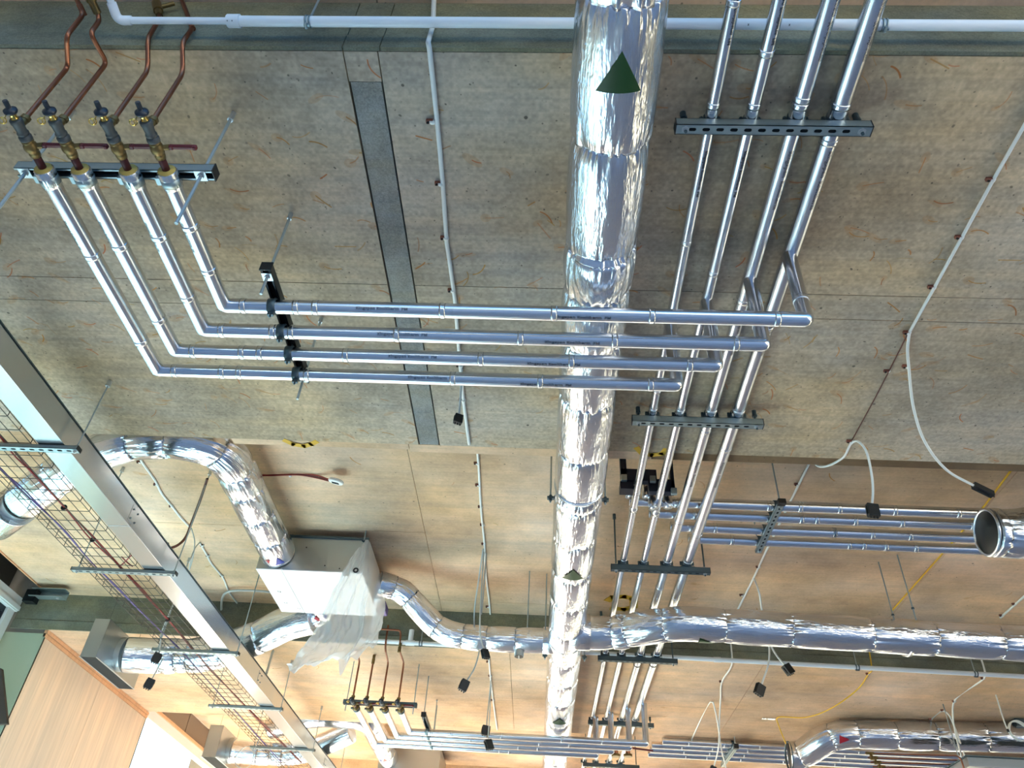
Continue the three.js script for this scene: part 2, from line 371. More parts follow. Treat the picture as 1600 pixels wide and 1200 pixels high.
struct('wall_left', box(XL, WL, 0, TOP + EYE, ZB, N1 + 0.002), M.plaster);
// cavity wall above the window heads
for (const [a, b] of [[ZB, N1], [-3.8, N3], [E5, ZF]]) struct('wall_left_cavity', box(XL, XL + 0.08, 2.93 + EYE, TOP + EYE, a, b), M.gap);
struct('trim_1', box(-4.84, -4.83, HIGH + EYE - 0.012, HIGH + EYE + 0.06, -3.89, N3 + 0.01), M.timber);
// brown band above the far left window, with its timber trim
{
  const g = structGroup('window_3'), za = E3 - 0.04, zb = N5 + 0.01;
  struct('window_head', box(WL - 0.12, WL - 0.004, 2.60 + EYE, 2.71 + EYE, za, zb), M.whiteFrame, g);
  struct('timber_trim', box(WL - 0.1, WL + 0.012, 2.712 + EYE, 2.745 + EYE, za, zb), M.timber, g);
  for (let i = 0; i < 8; i++) struct('head_slat', box(WL - 0.05, WL - 0.006 + 0.004 * (i % 2), 2.747 + EYE, HIGH + EYE, za - i * (za - zb) / 8 - 0.002, za - (i + 1) * (za - zb) / 8 + 0.002), M.louvre, g);
  struct('window_sill', box(WL - 0.12, WL + 0.04, 0, 0.25, za, zb), M.whiteFrame, g);
  for (const z of [za - 0.026, zb]) struct('window_mullion', box(WL - 0.1, WL - 0.03, 0.25, 2.6 + EYE, z + 0.025, z - 0.025), M.whiteFrame, g);
  struct('window_pane', box(WL - 0.06, WL - 0.054, 0.25, 2.6 + EYE, za - 0.05, zb + 0.03), M.glass, g);
}
// the other walls, with large unglazed openings
function wallWithOpenings(name, axis, at, thick, from, to, holes, y0, y1) {
  const g = structGroup(name), B = (a, b, lo, hi) => { if (b - a > 1e-3 && hi - lo > 1e-3) struct('wall_panel', axis === 'z' ? box(a, b, lo, hi, at, at + thick) : box(at, at + thick, lo, hi, a, b), M.plaster, g); };
  let c = from; for (const [a, b] of holes) { B(c, a, 0, TOP + EYE); B(a, b, 0, y0); B(a, b, y1, TOP + EYE); c = b; } B(c, to, 0, TOP + EYE);
}
wallWithOpenings('wall_far', 'z', ZF - 0.2, 0.2, -5.35, XR, [[-4.5, -0.6], [0.2, 4.1], [4.9, 8.8]], 0.3, 4.1);
wallWithOpenings('wall_right', 'x', XR, 0.2, ZF, ZB, [[-14.5, -12], [-9.4, -6.6], [-4.6, -2.6]], 1.1, 3.2);

// ---------------------------------------------------------------- builders for the services
// foil-wrapped duct: sleeves that lap over each other, pinched and puckered at the joints
function foilDuct(parent, path, R, joints, o = {}) {
  const L = lengthOf(path), js = [0, ...joints.filter((s) => s > 0.02 && s < L - 0.02), L], sd = o.seed ?? 1, seg = o.seg ?? 120;
  for (let k = 0; k < js.length - 1; k++) {
    const a = js[k], b = Math.min(L, js[k + 1] + (k < js.length - 2 ? 0.012 : 0)), pth = resample(path, o.step ?? 0.014, a, b), S = sd * 100 + k * 7, puff = 0.7 + 0.6 * hash(k, 3, sd), f = o.pucker ?? 1;
    const geo = sweep(pth, (s, th, T) => {
      const u = th / (Math.PI * 2), d0 = s, d1 = T - s, e0 = k ? Math.exp(-d0 / 0.05) : 0, e1 = k < js.length - 2 ? Math.exp(-d1 / 0.05) : 0;
      const ridge = Math.abs(vnoise(u * 38, (a + s) * 3, 38, 999, S) - 0.5) * 2, ridge2 = Math.abs(vnoise(u * 18, (a + s) * 3, 18, 999, S + 3) - 0.5) * 2;
      let r = R * (1 - 0.045 * f * e0 * e0 - 0.03 * f * e1 * e1 + 0.012 * f * Math.exp(-d1 / 0.008) * (k < js.length - 2 ? 1 : 0) + 0.024 * puff * Math.sin(Math.PI * Math.min(1, s / T)));
      r += R * f * (e0 + e1) * (0.10 * ridge - 0.06) + R * 0.016 * f * (ridge2 - 0.4) + R * 0.022 * (fbm(u, (a + s) / 3, 6, 12, 3, S + 5) - 0.5);
      if (o.shape) r += o.shape(a + s, th, k, s / T);
      return r;
    }, seg, true, a);
    part('foil_sleeve', geo, M.foil, parent);
  }
}
// arrow sticker bent round a straight duct; axis from a towards b, apex at s0, base at s1, th: angle from straight down
function arrow(parent, a, b, R, s0, s1, half, th0, mat, name = 'flow_arrow', label) {
  const d = b.clone().sub(a).normalize(); let u = V(0, -1, 0).addScaledVector(d, d.y).normalize(); const w = d.clone().cross(u), pos = [], uv = [], idx = [], n = 12;
  for (let i = 0; i <= n; i++) for (let j = 0; j <= n; j++) {
    const t = i / n, th = th0 + (j / n - 0.5) * 2 * half * t, p = a.clone().addScaledVector(d, s0 + (s1 - s0) * t).addScaledVector(u, Math.cos(th) * R).addScaledVector(w, Math.sin(th) * R);
    pos.push(p.x, p.y, p.z); uv.push(j / n, t);
  }
  for (let i = 0; i < n; i++) for (let j = 0; j < n; j++) { const q = i * (n + 1) + j; idx.push(q, q + 1, q + n + 1, q + 1, q + n + 2, q + n + 1); }
  const g = new THREE.BufferGeometry(); g.setAttribute('position', new THREE.Float32BufferAttribute(pos, 3)); g.setAttribute('uv', new THREE.Float32BufferAttribute(uv, 2)); g.setIndex(s1 > s0 ? idx : idx.reverse()); g.computeVertexNormals();
  return part(name, g, mat, parent, label);
}
// printed lettering along a pipe
function textTexture(str, w = 1024, h = 96, color = '#20242c', outline = true) {
  const cv = document.createElement('canvas'); cv.width = w; cv.height = h; const c = cv.getContext('2d');
  c.clearRect(0, 0, w, h); c.font = 'bold ' + Math.round(h * 0.72) + 'px sans-serif'; c.textBaseline = 'middle'; c.lineWidth = 3.2; c.strokeStyle = c.fillStyle = color;
  if (outline) c.strokeText(str, 14, h / 2); else c.fillText(str, 14, h / 2);
  const t = new THREE.CanvasTexture(cv); t.colorSpace = THREE.SRGBColorSpace; t.magFilter = THREE.LinearFilter; return t;
}
M.print = std({ map: textTexture('Kingspan  Kooltherm'), transparent: true, roughness: 0.5, metalness: 0.3 });
M.printSmall = std({ map: textTexture('Kingspan Kooltherm  FM', 1024, 64), transparent: true, roughness: 0.5, metalness: 0.3 });
M.printPen = std({ map: textTexture('x', 64, 64, '#15181c', false), transparent: true, roughness: 0.6 });
M.printFit = std({ map: textTexture('+ ⊕ +', 256, 96, '#15181c', false), transparent: true, roughness: 0.6 });
M.printUnit = std({ map: textTexture('12', 128, 96, '#55585c', false), transparent: true, roughness: 0.6 });
function lettering(parent, a, b, R, s0, s1, th0, width, mat, flip = false, name = 'printed_lettering') {
  const d = b.clone().sub(a).normalize(); let u = V(0, -1, 0).addScaledVector(d, d.y).normalize(); const w = d.clone().cross(u), pos = [], uv = [], idx = [], n = 10, half = width / R / 2;
  for (let i = 0; i <= 1; i++) for (let j = 0; j <= n; j++) {
    const th = th0 + (j / n - 0.5) * 2 * half, p = a.clone().addScaledVector(d, i ? s1 : s0).addScaledVector(u, Math.cos(th) * R).addScaledVector(w, Math.sin(th) * R);
    pos.push(p.x, p.y, p.z); uv.push(flip ? 1 - i : i, flip ? j / n : 1 - j / n);
  }
  for (let j = 0; j < n; j++) idx.push(j, j + 1, j + n + 1, j + 1, j + n + 2, j + n + 1);
  const g = new THREE.BufferGeometry(); g.setAttribute('position', new THREE.Float32BufferAttribute(pos, 3)); g.setAttribute('uv', new THREE.Float32BufferAttribute(uv, 2)); g.setIndex(idx); g.computeVertexNormals();
  return part(name, g, mat, parent);
}
// lagged pipe run along a path with taped joints every so often
function laggedPipe(parent, path, r, o = {}) {
  const P = fillet(path, o.bend ?? 0.012, 3), L = lengthOf(P), geoPath = [];
  for (let i = 0; i < P.length; i++) { geoPath.push(P[i]); }
  part('foil_lagging', sweep(geoPath, r, 28), M.pipeFoil, parent);
  const joints = o.joints ?? [];
  for (const s of joints) if (s > 0.03 && s < L - 0.03) { const q = resample(P, 0.006, s - 0.012, s + 0.012); part('foil_tape', sweep(q, (t, th) => r + 0.0007 + 0.0012 * vnoise(th * 3, t * 90, 19, 99, (s * 1000) | 0), 28, true, s), M.tape, parent); }
}
// slotted steel channel along +x from 0 to len, slotted back at y = 0 facing down; h deep, 41 wide
function channelGeo(len, h = 0.041, slots = true, up = false) {
  const w = 0.041, t = 0.0025, sh = new THREE.Shape(); sh.moveTo(0, -w / 2); sh.lineTo(len, -w / 2); sh.lineTo(len, w / 2); sh.lineTo(0, w / 2); sh.closePath();
  if (slots) for (let x = 0.06; x < len - 0.045; x += 0.05) {
    const p = new THREE.Path(), a = 0.014, b = 0.007; p.absarc(x + a - b, 0, b, -Math.PI / 2, Math.PI / 2, false); p.absarc(x - a + b, 0, b, Math.PI / 2, Math.PI * 1.5, false); p.closePath(); sh.holes.push(p);
  }
  const back = new THREE.ExtrudeGeometry(sh, { depth: t, bevelEnabled: false, curveSegments: 5 }); back.rotateX(Math.PI / 2); back.translate(0, t, 0);
  const list = [back, box(0, len, 0, h, -w / 2, -w / 2 + t), box(0, len, 0, h, w / 2 - t, w / 2), box(0, len, h - t, h, -w / 2, -w / 2 + 0.0095), box(0, len, h - t, h, w / 2 - 0.0095, w / 2), box(0, len, h - 0.008, h, -w / 2 + 0.008, -w / 2 + 0.0095), box(0, len, h - 0.008, h, w / 2 - 0.0095, w / 2 - 0.008)];
  const g = merge(list); if (up) { g.rotateX(Math.PI); g.translate(0, h, 0); } return g;
}
// bracket along x: channel with two rods, nuts and washers. o.rods: [[x, topAbove, tailBelow], ...] in the bracket's own frame
function bracket(t, len, o = {}) {
  const h = o.h ?? 0.041, mat = o.mat ?? M.zinc;
  part('channel', channelGeo(len, h, o.slots ?? true, o.up ?? false), mat, t);
  if (o.slots !== false && !o.up) part('channel_inside', box(0.004, len - 0.004, 0.006, 0.010, -0.017, 0.017), M.slot, t);
  if (o.up) part('channel_inside', box(0.004, len - 0.004, h - 0.006, h - 0.003, -0.017, 0.017), M.slot, t);
  part('end_cap', box(-0.002, 0.0015, -0.001, h + 0.001, -0.0215, 0.0215), o.cap ?? M.black, t); part('end_cap', box(len - 0.0015, len + 0.002, -0.001, h + 0.001, -0.0215, 0.0215), o.cap ?? M.black, t);
  for (const [x, top, tail, dz = 0] of o.rods ?? []) {
    const r = part('threaded_rod', rod(V(x, -tail, dz), V(x, top, dz), o.rr ?? 0.006), o.h ? M.rod : M.zincDark, t);
    part('nut', [hexnut(V(x, -0.005, dz), UP, 0.0095, 0.009), hexnut(V(x, -0.0006, dz), UP, 0.015, 0.002)], M.galv, r); part('nut', [hexnut(V(x, h + 0.006, dz), UP, 0.0095, 0.009), hexnut(V(x, h + 0.0012, dz), UP, 0.015, 0.002)], M.galv, r);
    if (o.anchor !== false) part('ceiling_anchor', [new THREE.CylinderGeometry(0.012, 0.012, 0.03, 12).translate(x, top - 0.015, dz), hexnut(V(x, top - 0.034, dz), UP, 0.014, 0.01)], o.h ? M.galv : M.zincDark, r);
  }
  return t;
}
// clamp ring round a lagged pipe, in the plane across axis d
function clampRing(p, d, r, len = 0.028) {
  const a = p.clone().addScaledVector(d, -len / 2), b = p.clone().addScaledVector(d, len / 2);
  return sweep([a, b], r, 28, true);
}
// cable: sheath, clips, optional connector
function cable(name, label, path, r, mat, o = {}) {
  const t = thing(name, label, o.category ?? 'cable', o.group);
  part('sheath', sweep(path, r, 8), mat, t);
  for (const p of o.clips ?? []) { const c = part('cable_clip', box(p.x - 0.026, p.x + 0.002, p.y - 0.006, p.y + 0.014, p.z - 0.007, p.z + 0.007, 0.002), M.clipRed, t); part('clip_loop', sweep([p.clone().add(V(0, 0, -0.006)), p.clone().add(V(0, 0, 0.006))], r + 0.0035, 12), M.cableWhite, c); part('screw_head', new THREE.CylinderGeometry(0.005, 0.005, 0.004, 8).translate(p.x - 0.018, p.y - 0.008, p.z), M.slot, c); }
  return t;
}
function connector(t, p, dir, size = [0.034, 0.05, 0.022], turn = 0.4) {
  const g = new RoundedBoxGeometry(size[0], size[1], size[2], 2, 0.003), pins = [];
  for (let i = -1; i <= 1; i++) pins.push(new THREE.CylinderGeometry(0.004, 0.004, 0.012, 8).translate(i * size[0] * 0.3, -size[1] / 2 - 0.003, 0));
  pins.push(box(-size[0] * 0.56, -size[0] * 0.44, -size[1] * 0.3, size[1] * 0.3, -0.004, 0.004), box(size[0] * 0.44, size[0] * 0.56, -size[1] * 0.3, size[1] * 0.3, -0.004, 0.004));
  const q = new THREE.Quaternion().setFromUnitVectors(V(0, 1, 0), dir.clone().negate().normalize()), m = new THREE.Matrix4().makeRotationFromQuaternion(q).multiply(new THREE.Matrix4().makeRotationY(turn)); const c = p.clone().addScaledVector(dir.clone().normalize(), size[1] / 2 - 0.006); m.setPosition(c);
  const b = part('connector', g.applyMatrix4(m), M.black, t); part('connector_pins', pins.map((x) => x.applyMatrix4(m)), M.slot, b); return b;
}

// ---------------------------------------------------------------- main supply duct
const DX = 0.188, DY = 2.45, DR = 0.143;
{
  const t = thing('insulated_duct', 'big foil wrapped round duct running the length of the soffit, largest of all the ducts', 'duct');
  const z0 = 0.6, path = [W(DX, DY, z0), W(DX, DY, -12.4)], S = (px, py) => z0 - atH(px, py, DY - DR).z;
  const js = [S(964, 12) - 0.7, S(964, 12), S(958, 243), S(940, 414), S(930, 480), S(918, 560), S(915, 646), S(905, 730), S(902, 795), S(900, 808), S(893, 862), S(893, 915), S(890, 958), S(880, 1002), S(877, 1046), S(875, 1078), S(870, 1108), S(868, 1140), S(866, 1172), S(866, 1172) + 0.7];
  const sa = S(940, 414), sb = S(930, 480);
  foilDuct(t, path, DR, js, { seed: 3, seg: 168, step: 0.011, pucker: 1.5, shape: (s, th) => {
    const u = (s - sa) / (sb - sa); let r = 0;
    if (u > 0 && u < 1) { const q = Math.pow(Math.min(th, Math.PI * 2 - th) / 0.85, 2) + u * u; if (q < 1) r += 0.022 * Math.sqrt(1 - q); }
    return r;
  } });
  const a = W(DX, DY, z0), b = W(DX, DY, -12);
  arrow(t, a, b, DR * 1.059, S(958, 78), S(957, 144), 0.5, -0.02, M.green); arrow(t, a, b, DR * 1.064, S(897, 889), S(897, 905), 0.5, 0, M.green); arrow(t, a, b, DR * 1.074, S(876, 1122), S(876, 1131), 0.5, 0, M.green);
  // hanger straps
  for (const [px, py] of [[905, 790], [885, 1022]]) { const z = z0 - S(px, py); part('hanger_strap', sweep([W(DX, DY, z + 0.012), W(DX, DY, z - 0.012)], DR * 1.03, 48), M.tape, t); }
  // branch collars
  part('branch_collar', sweep([W(DX + 0.02, 2.43, -5.98), W(DX + 0.185, 2.43, -5.98)], (s, th) => 0.137 + 0.006 * vnoise(th * 6, s * 30, 38, 99, 5), 48), M.foil, t);
  part('branch_collar', sweep([W(DX - 0.02, 2.45, -6.24), W(DX - 0.185, 2.45, -6.24)], (s, th) => 0.105 + 0.006 * vnoise(th * 6, s * 30, 38, 99, 6), 48), M.foil, t);
}
// drop rods that carry the duct
function ductHanger(label, list, top) {
  const t = thing('duct_hanger', label, 'hanger');
  for (const [x, z, yb] of list) { const r = part('threaded_rod', rod(W(x, yb, z), W(x, top, z), 0.0055), M.rod, t); part('nut', hexnut(W(x, yb + 0.02, z), UP, 0.011, 0.012), M.zincDark, r); part('nut', hexnut(W(x, yb + 0.045, z), UP, 0.011, 0.012), M.zincDark, r); part('clamp_plate', [box(x - 0.02, x + 0.02, yb + EYE + 0.026, yb + EYE + 0.04, z - 0.012, z + 0.012)], M.zincDark, r); }
}
ductHanger('pair of threaded rods either side of the big duct on the high soffit', [[DX - 0.165, -4.03, 2.43], [DX + 0.165, -4.03, 2.43]], HIGH);
ductHanger('pair of threaded rods either side of the big duct just past the branch ducts', [[DX - 0.165, -6.42, 2.36], [DX + 0.165, -6.42, 2.36]], HIGH);

// ---------------------------------------------------------------- four main pipes on their brackets
const MAIN = [[0.562, 0.0235, 'thinnest'], [0.708, 0.0245, 'second'], [0.874, 0.031, 'third'], [1.019, 0.035, 'thickest']];
const MH = 2.583;                                  // top of the brackets
const mainLabels = ['slim foil lagged main pipe next to the big duct, first of the four', 'foil lagged main pipe second from the big duct', 'foil lagged main pipe third from the big duct, between a slimmer and the thickest pipe', 'thickest foil lagged main pipe, farthest from the big duct'];
MAIN.forEach(([x, r], i) => {
  const t = thing('insulated_pipe', mainLabels[i], 'pipe', 'four main pipes'), y = MH + r, a = W(x, y, 1.2), b = W(x, y, -11.5);
  const js = []; for (let s = 0.35 + 0.17 * i; s < 12.5; s += 1.0) js.push(s); for (const z of [-1.56, -3.35, -5.1, -6.87, -8.77]) js.push(1.2 - z - 0.045, 1.2 - z + 0.05);
  js.sort((p, q) => p - q);
  laggedPipe(t, [a, b], r, { joints: js });
  if (i < 2) { // lagging steps up in size beyond this collar
    const z = i ? atH(1022, 800, y).z : atH(1000, 795, y).z; part('foil_tape', sweep([W(x, y, z + 0.03), W(x, y, z - 0.01)], (s) => r + 0.001 + s * 0.12, 28), M.tape, t);
  }
  const R = r + 0.0006, th = i > 1 ? -0.45 : -0.35, m = i > 1 ? M.print : M.printSmall, wd = i > 1 ? 0.03 : 0.02, base = atH([1120, 1185, 1290, 1335][i], 150, y - r).z;
  lettering(t, a, b, R, 1.2 - base, 1.2 - base - 0.4, th, wd, m, true); lettering(t, a, b, R, 1.2 - base + 0.22, 1.2 - base + 0.62, th + 0.15, wd, m); lettering(t, a, b, R, 1.2 - base + 1.1, 1.2 - base + 1.5, th, wd, m);
  if (i > 1) { const z = atH(i === 2 ? 1003 : 1029, 1043, y - r).z; part('cable_tie', sweep([W(x, y, z + 0.006), W(x, y, z - 0.006)], r + 0.003, 24), M.black, t, 'black tie round the pipe'); }
  if (i > 1) lettering(t, a, b, R, 1.2 - base + 2.3, 1.2 - base + 2.7, th + 0.3, wd, m);
});
const brk = [[-1.579, 0.431, LOW, 'steel strut bracket under the four main pipes, nearest and largest in view'], [-3.36, 0.451, LOW, 'steel strut bracket under the four main pipes just before the slab edge'], [-5.11, 0.476, HIGH, 'steel strut bracket under the four main pipes on the high soffit'], [-6.88, 0.5, HIGH, 'steel strut bracket under the four main pipes just behind the branch duct'], [-8.77, 0.52, LOW, 'dark strut bracket under the main pipes behind their dropping branches'], [-10.5, 0.55, HIGH, 'farthest dark strut bracket under the main pipes at the lower picture edge']];
for (const [z, x0, top, label] of brk) {
  const t = thing('strut_bracket', label, 'bracket', 'brackets under the four main pipes'), h = 0.041, len = 0.7, y0 = MH - h;
  bracket(t, len, { rods: [[0.035, top - y0, 0.016], [len - 0.035, top - y0, 0.016]], mat: z < -5 ? M.zincDark : M.zinc });
  for (const [x, r] of MAIN) part('pipe_clamp', [clampRing(V(x - x0, h + r, 0), AZ, r + 0.003, 0.03), hexnut(V(x - x0 - r - 0.008, h + r, 0), UP, 0.008, 0.026), hexnut(V(x - x0 + r + 0.008, h + r, 0), UP, 0.008, 0.026), box(x - x0 - r - 0.016, x - x0 + r + 0.016, h, h + 0.006, -0.016, 0.016)], M.zincDark, t);
  t.position.copy(W(x0, y0, z));
}

// ---------------------------------------------------------------- near set of branch pipes, manifold side on the left
const BH = 2.21, BR = 0.0305;
const branchX = [-1.347, -1.483, -1.656, -1.788], branchZ = [-2.208, -2.357, -2.495, -2.633], ends = [1.005, 0.874, 0.706, 0.558];
const nth = ['top', 'second', 'third', 'bottom'];
branchX.forEach((x, i) => {
  const t = thing('insulated_pipe', `foil lagged branch pipe crossing under the big duct, ${nth[i]} of the near four`, 'pipe', 'near branch pipes');
  const P = [W(x, BH, -1.575), W(x, BH, branchZ[i]), W(ends[i], BH, branchZ[i]), W(ends[i], MH + 0.01, branchZ[i])], s1 = branchZ[i] * -1 - 1.575, L = s1 + ends[i] - x;
  laggedPipe(t, P, BR, { joints: [0.03, 0.22 + 0.05 * i, s1 - 0.2, s1 + 0.08, s1 + 0.3, s1 + 0.38, s1 + 0.9 - 0.07 * i, s1 + 1.35, s1 + 1.74, L - 0.12, L + 0.1] });
  part('end_foam', sweep([W(x, BH, -1.553), W(x, BH, -1.577)], BR - 0.001, 24), M.foam, t, 'yellow foam end of the lagging');
  part('paper_collar', sweep([W(x, BH, -1.56), W(x, BH, -1.625)], (s, th) => BR + 0.003 + 0.0015 * vnoise(th * 3, s * 50, 19, 99, i), 24), M.tape, t);
  const a = W(x, BH, branchZ[i]), b = W(ends[i], BH, branchZ[i]);
  lettering(t, a, b, BR + 0.0006, 0.55 + 0.2 * i, 0.95 + 0.2 * i, -0.9, 0.02, M.printSmall); lettering(t, a, b, BR + 0.0006, 1.35 + 0.1 * i, 1.78 + 0.1 * i, -0.35, 0.02, M.printSmall);
  lettering(t, W(x, BH, -1.6), a, BR + 0.0006, 0.16, 0.42, 0.4, 0.02, M.printSmall);
});
{
  // strut that carries the near manifold, open side down
  const t = thing('strut_bracket', 'long strut at the near red levered valves, held by three threaded rods', 'bracket'), len = 0.72;
  part('channel', channelGeo(len, 0.041, true, true), M.zinc, t); part('channel_inside', box(0.004, len - 0.004, 0.03, 0.036, -0.018, 0.018), M.slot, t);
  part('end_cap', box(len - 0.001, len + 0.003, -0.002, 0.043, -0.0225, 0.0225), M.black, t);
  for (const [x, tail] of [[0.035, 0.20], [0.675, 0.265]]) { const r = part('threaded_rod', rod(V(x, -tail, 0), V(x, LOW - 2.243, 0), 0.0062), M.rod, t); part('nut', hexnut(V(x, -0.006, 0), UP, 0.011, 0.01), M.galv, r); part('nut', hexnut(V(x, 0.047, 0), UP, 0.011, 0.01), M.galv, r); part('washer_plate', box(x - 0.02, x + 0.02, -0.003, 0, -0.02, 0.02), M.galv, r); part('ceiling_anchor', [new THREE.CylinderGeometry(0.01, 0.01, 0.04, 10).translate(x, LOW - 2.243 - 0.02, 0), hexnut(V(x, LOW - 2.243 - 0.045, 0), UP, 0.012, 0.012)], M.galv, r); }
  for (const x of branchX) { const p = V(x + 1.925, BH - 2.243, 0); part('pipe_clamp', [clampRing(p, AZ, BR + 0.004, 0.03), box(p.x - BR - 0.02, p.x - BR - 0.002, p.y - 0.008, p.y + 0.008, -0.014, 0.014), rod(p.clone().add(V(0, BR, 0)), V(p.x, 0.01, 0), 0.006), hexnut(V(p.x, p.y + BR + 0.006, 0), UP, 0.011, 0.008)], M.zinc, t); }
  t.position.copy(W(-1.925, 2.243, -1.6));
}
{
  // support across the near branch pipes
  const t = thing('strut_bracket', 'dark strut across the near branch pipes with long rod tails hanging below', 'bracket'), len = 0.70;
  const ch = channelGeo(len, 0.041, true, true); ch.rotateY(Math.PI / 2); ch.translate(0, 0, len); part('channel', ch, M.strutBlack, t);
  part('channel_inside', box(-0.018, 0.018, 0.03, 0.036, 0.004, len - 0.004), M.slot, t);
  part('end_cap', box(-0.024, 0.024, -0.002, 0.044, len - 0.001, len + 0.004), M.black, t);
  for (const [z, tail] of [[len - 0.035, 0.10], [0.03, 0.12]]) { const r = part('threaded_rod', rod(V(0, -tail, z), V(0, LOW - 2.25, z), 0.006), M.rod, t); part('nut', hexnut(V(0, -0.006, z), UP, 0.011, 0.01), M.galv, r); part('nut', hexnut(V(0, 0.047, z), UP, 0.011, 0.01), M.galv, r); part('washer_plate', box(-0.02, 0.02, -0.003, 0, z - 0.02, z + 0.02), M.galv, r); part('ceiling_anchor', new THREE.CylinderGeometry(0.01, 0.01, 0.035, 10).translate(0, LOW - 2.25 - 0.0175, z), M.galv, r); }
  for (const z of branchZ) { const p = V(0, BH - 2.25, z + 2.745); part('pipe_clamp', [clampRing(p, AX, BR + 0.0035, 0.032), box(-0.012, 0.012, p.y - BR - 0.02, p.y - BR, p.z - 0.006, p.z + 0.006), rod(p.clone().add(V(0, -BR, 0)), p.clone().add(V(0, -BR - 0.03, 0)), 0.004), rod(p.clone().add(V(0, BR, 0)), V(0, 0.01, p.z), 0.006)], M.zincDark, t); }
  t.position.copy(W(-1.142, 2.25, -2.745));
}
// valves: ball valve with red lever, strainer body, drain cock with a dark cap and brass key ring
const lathe = (list, seg = 20) => { const g = new THREE.LatheGeometry(list.map(([r, y]) => new THREE.Vector2(r, y)), seg); g.rotateX(Math.PI / 2); return g; };
function makeValve() {
  const t = new THREE.Group();
  part('tail_pipe', lathe([[0, -0.01], [0.0135, -0.01], [0.0135, 0.062], [0, 0.062]]), M.tailRed, t, 'dark red tail pipe');
  part('ball_valve', lathe([[0, 0.055], [0.0175, 0.055], [0.019, 0.072], [0.0165, 0.076], [0.022, 0.084], [0.024, 0.098], [0.022, 0.112], [0.0185, 0.116], [0.0205, 0.12], [0.0205, 0.134], [0, 0.134]], 8), M.brass, t, 'brass ball valve');
  const stem = part('lever_stem', [rod(V(0.012, 0.006, 0.098), V(0.036, 0.01, 0.098), 0.011, 14), hexnut(V(0.036, 0.01, 0.098), AX, 0.012, 0.006)], M.brass, t);
  part('lever', [box(0.038, 0.052, 0.001, 0.02, 0.09, 0.106, 0.003), box(0.045, 0.128, 0.004, 0.02, 0.089, 0.107, 0.006), box(0.118, 0.134, 0.0, 0.019, 0.0885, 0.1075, 0.006)], M.leverRed, stem, 'red coated lever');
  part('strainer', lathe([[0, 0.13], [0.0205, 0.13], [0.0215, 0.134], [0.0215, 0.146], [0.0165, 0.15], [0.0165, 0.153], [0.0195, 0.156], [0.0195, 0.163], [0.0165, 0.167], [0.0185, 0.2], [0.0205, 0.204], [0.0205, 0.216], [0.017, 0.22], [0, 0.22]], 20), M.dzr, t, 'grey strainer body');
  part('outlet_tee', [rod(V(0, 0, 0.19), V(0, 0.04, 0.19), 0.0145, 16), hexnut(V(0, 0.042, 0.19), UP, 0.0185, 0.018)], M.brass, t);
  const c = part('drain_cock', lathe([[0, 0.215], [0.0135, 0.215], [0.0135, 0.224], [0.01, 0.228], [0.0125, 0.238], [0.0125, 0.246], [0, 0.246]], 8), M.brassBright, t);
  part('drain_cap', lathe([[0, 0.244], [0.019, 0.244], [0.0225, 0.25], [0.0215, 0.259], [0.012, 0.264], [0.0085, 0.268], [0.0085, 0.294], [0.0075, 0.296], [0, 0.296]], 18), M.capBlue, c, 'dark drain cap');
  part('key_ring', [new THREE.TorusGeometry(0.0115, 0.0022, 8, 20).rotateX(1.15).rotateZ(0.2).translate(-0.034, -0.014, 0.222), new THREE.TorusGeometry(0.010, 0.002, 8, 20).rotateX(1.3).rotateZ(-0.2).translate(-0.036, -0.018, 0.224), sweep(smooth([V(-0.01, 0, 0.243), V(-0.02, -0.004, 0.238), V(-0.027, -0.008, 0.228)], 8), 0.0018, 8)], M.brassBright, c, 'bright brass key ring');
  return t;
}
const valve0 = makeValve();
const valveLabels = ['isolating valve with red lever, first from the left on the near strut', 'isolating valve with red lever, second from the left on the near strut', 'isolating valve with red lever, third from the left on the near strut', 'isolating valve with red lever, right end of the near row of valves'];
function placeValve(x, h, z, label, group) {
  const v = valve0.parent ? valve0.clone() : valve0; v.name = numbered('isolating_valve'); v.userData = { label, category: 'valve', group }; scene.add(v); v.position.copy(W(x, h, z)); v.scale.z = 0.87; return v;
}
[...branchX].reverse().forEach((x, i) => placeValve(x, BH, -1.556, valveLabels[i], 'near isolating valves'));
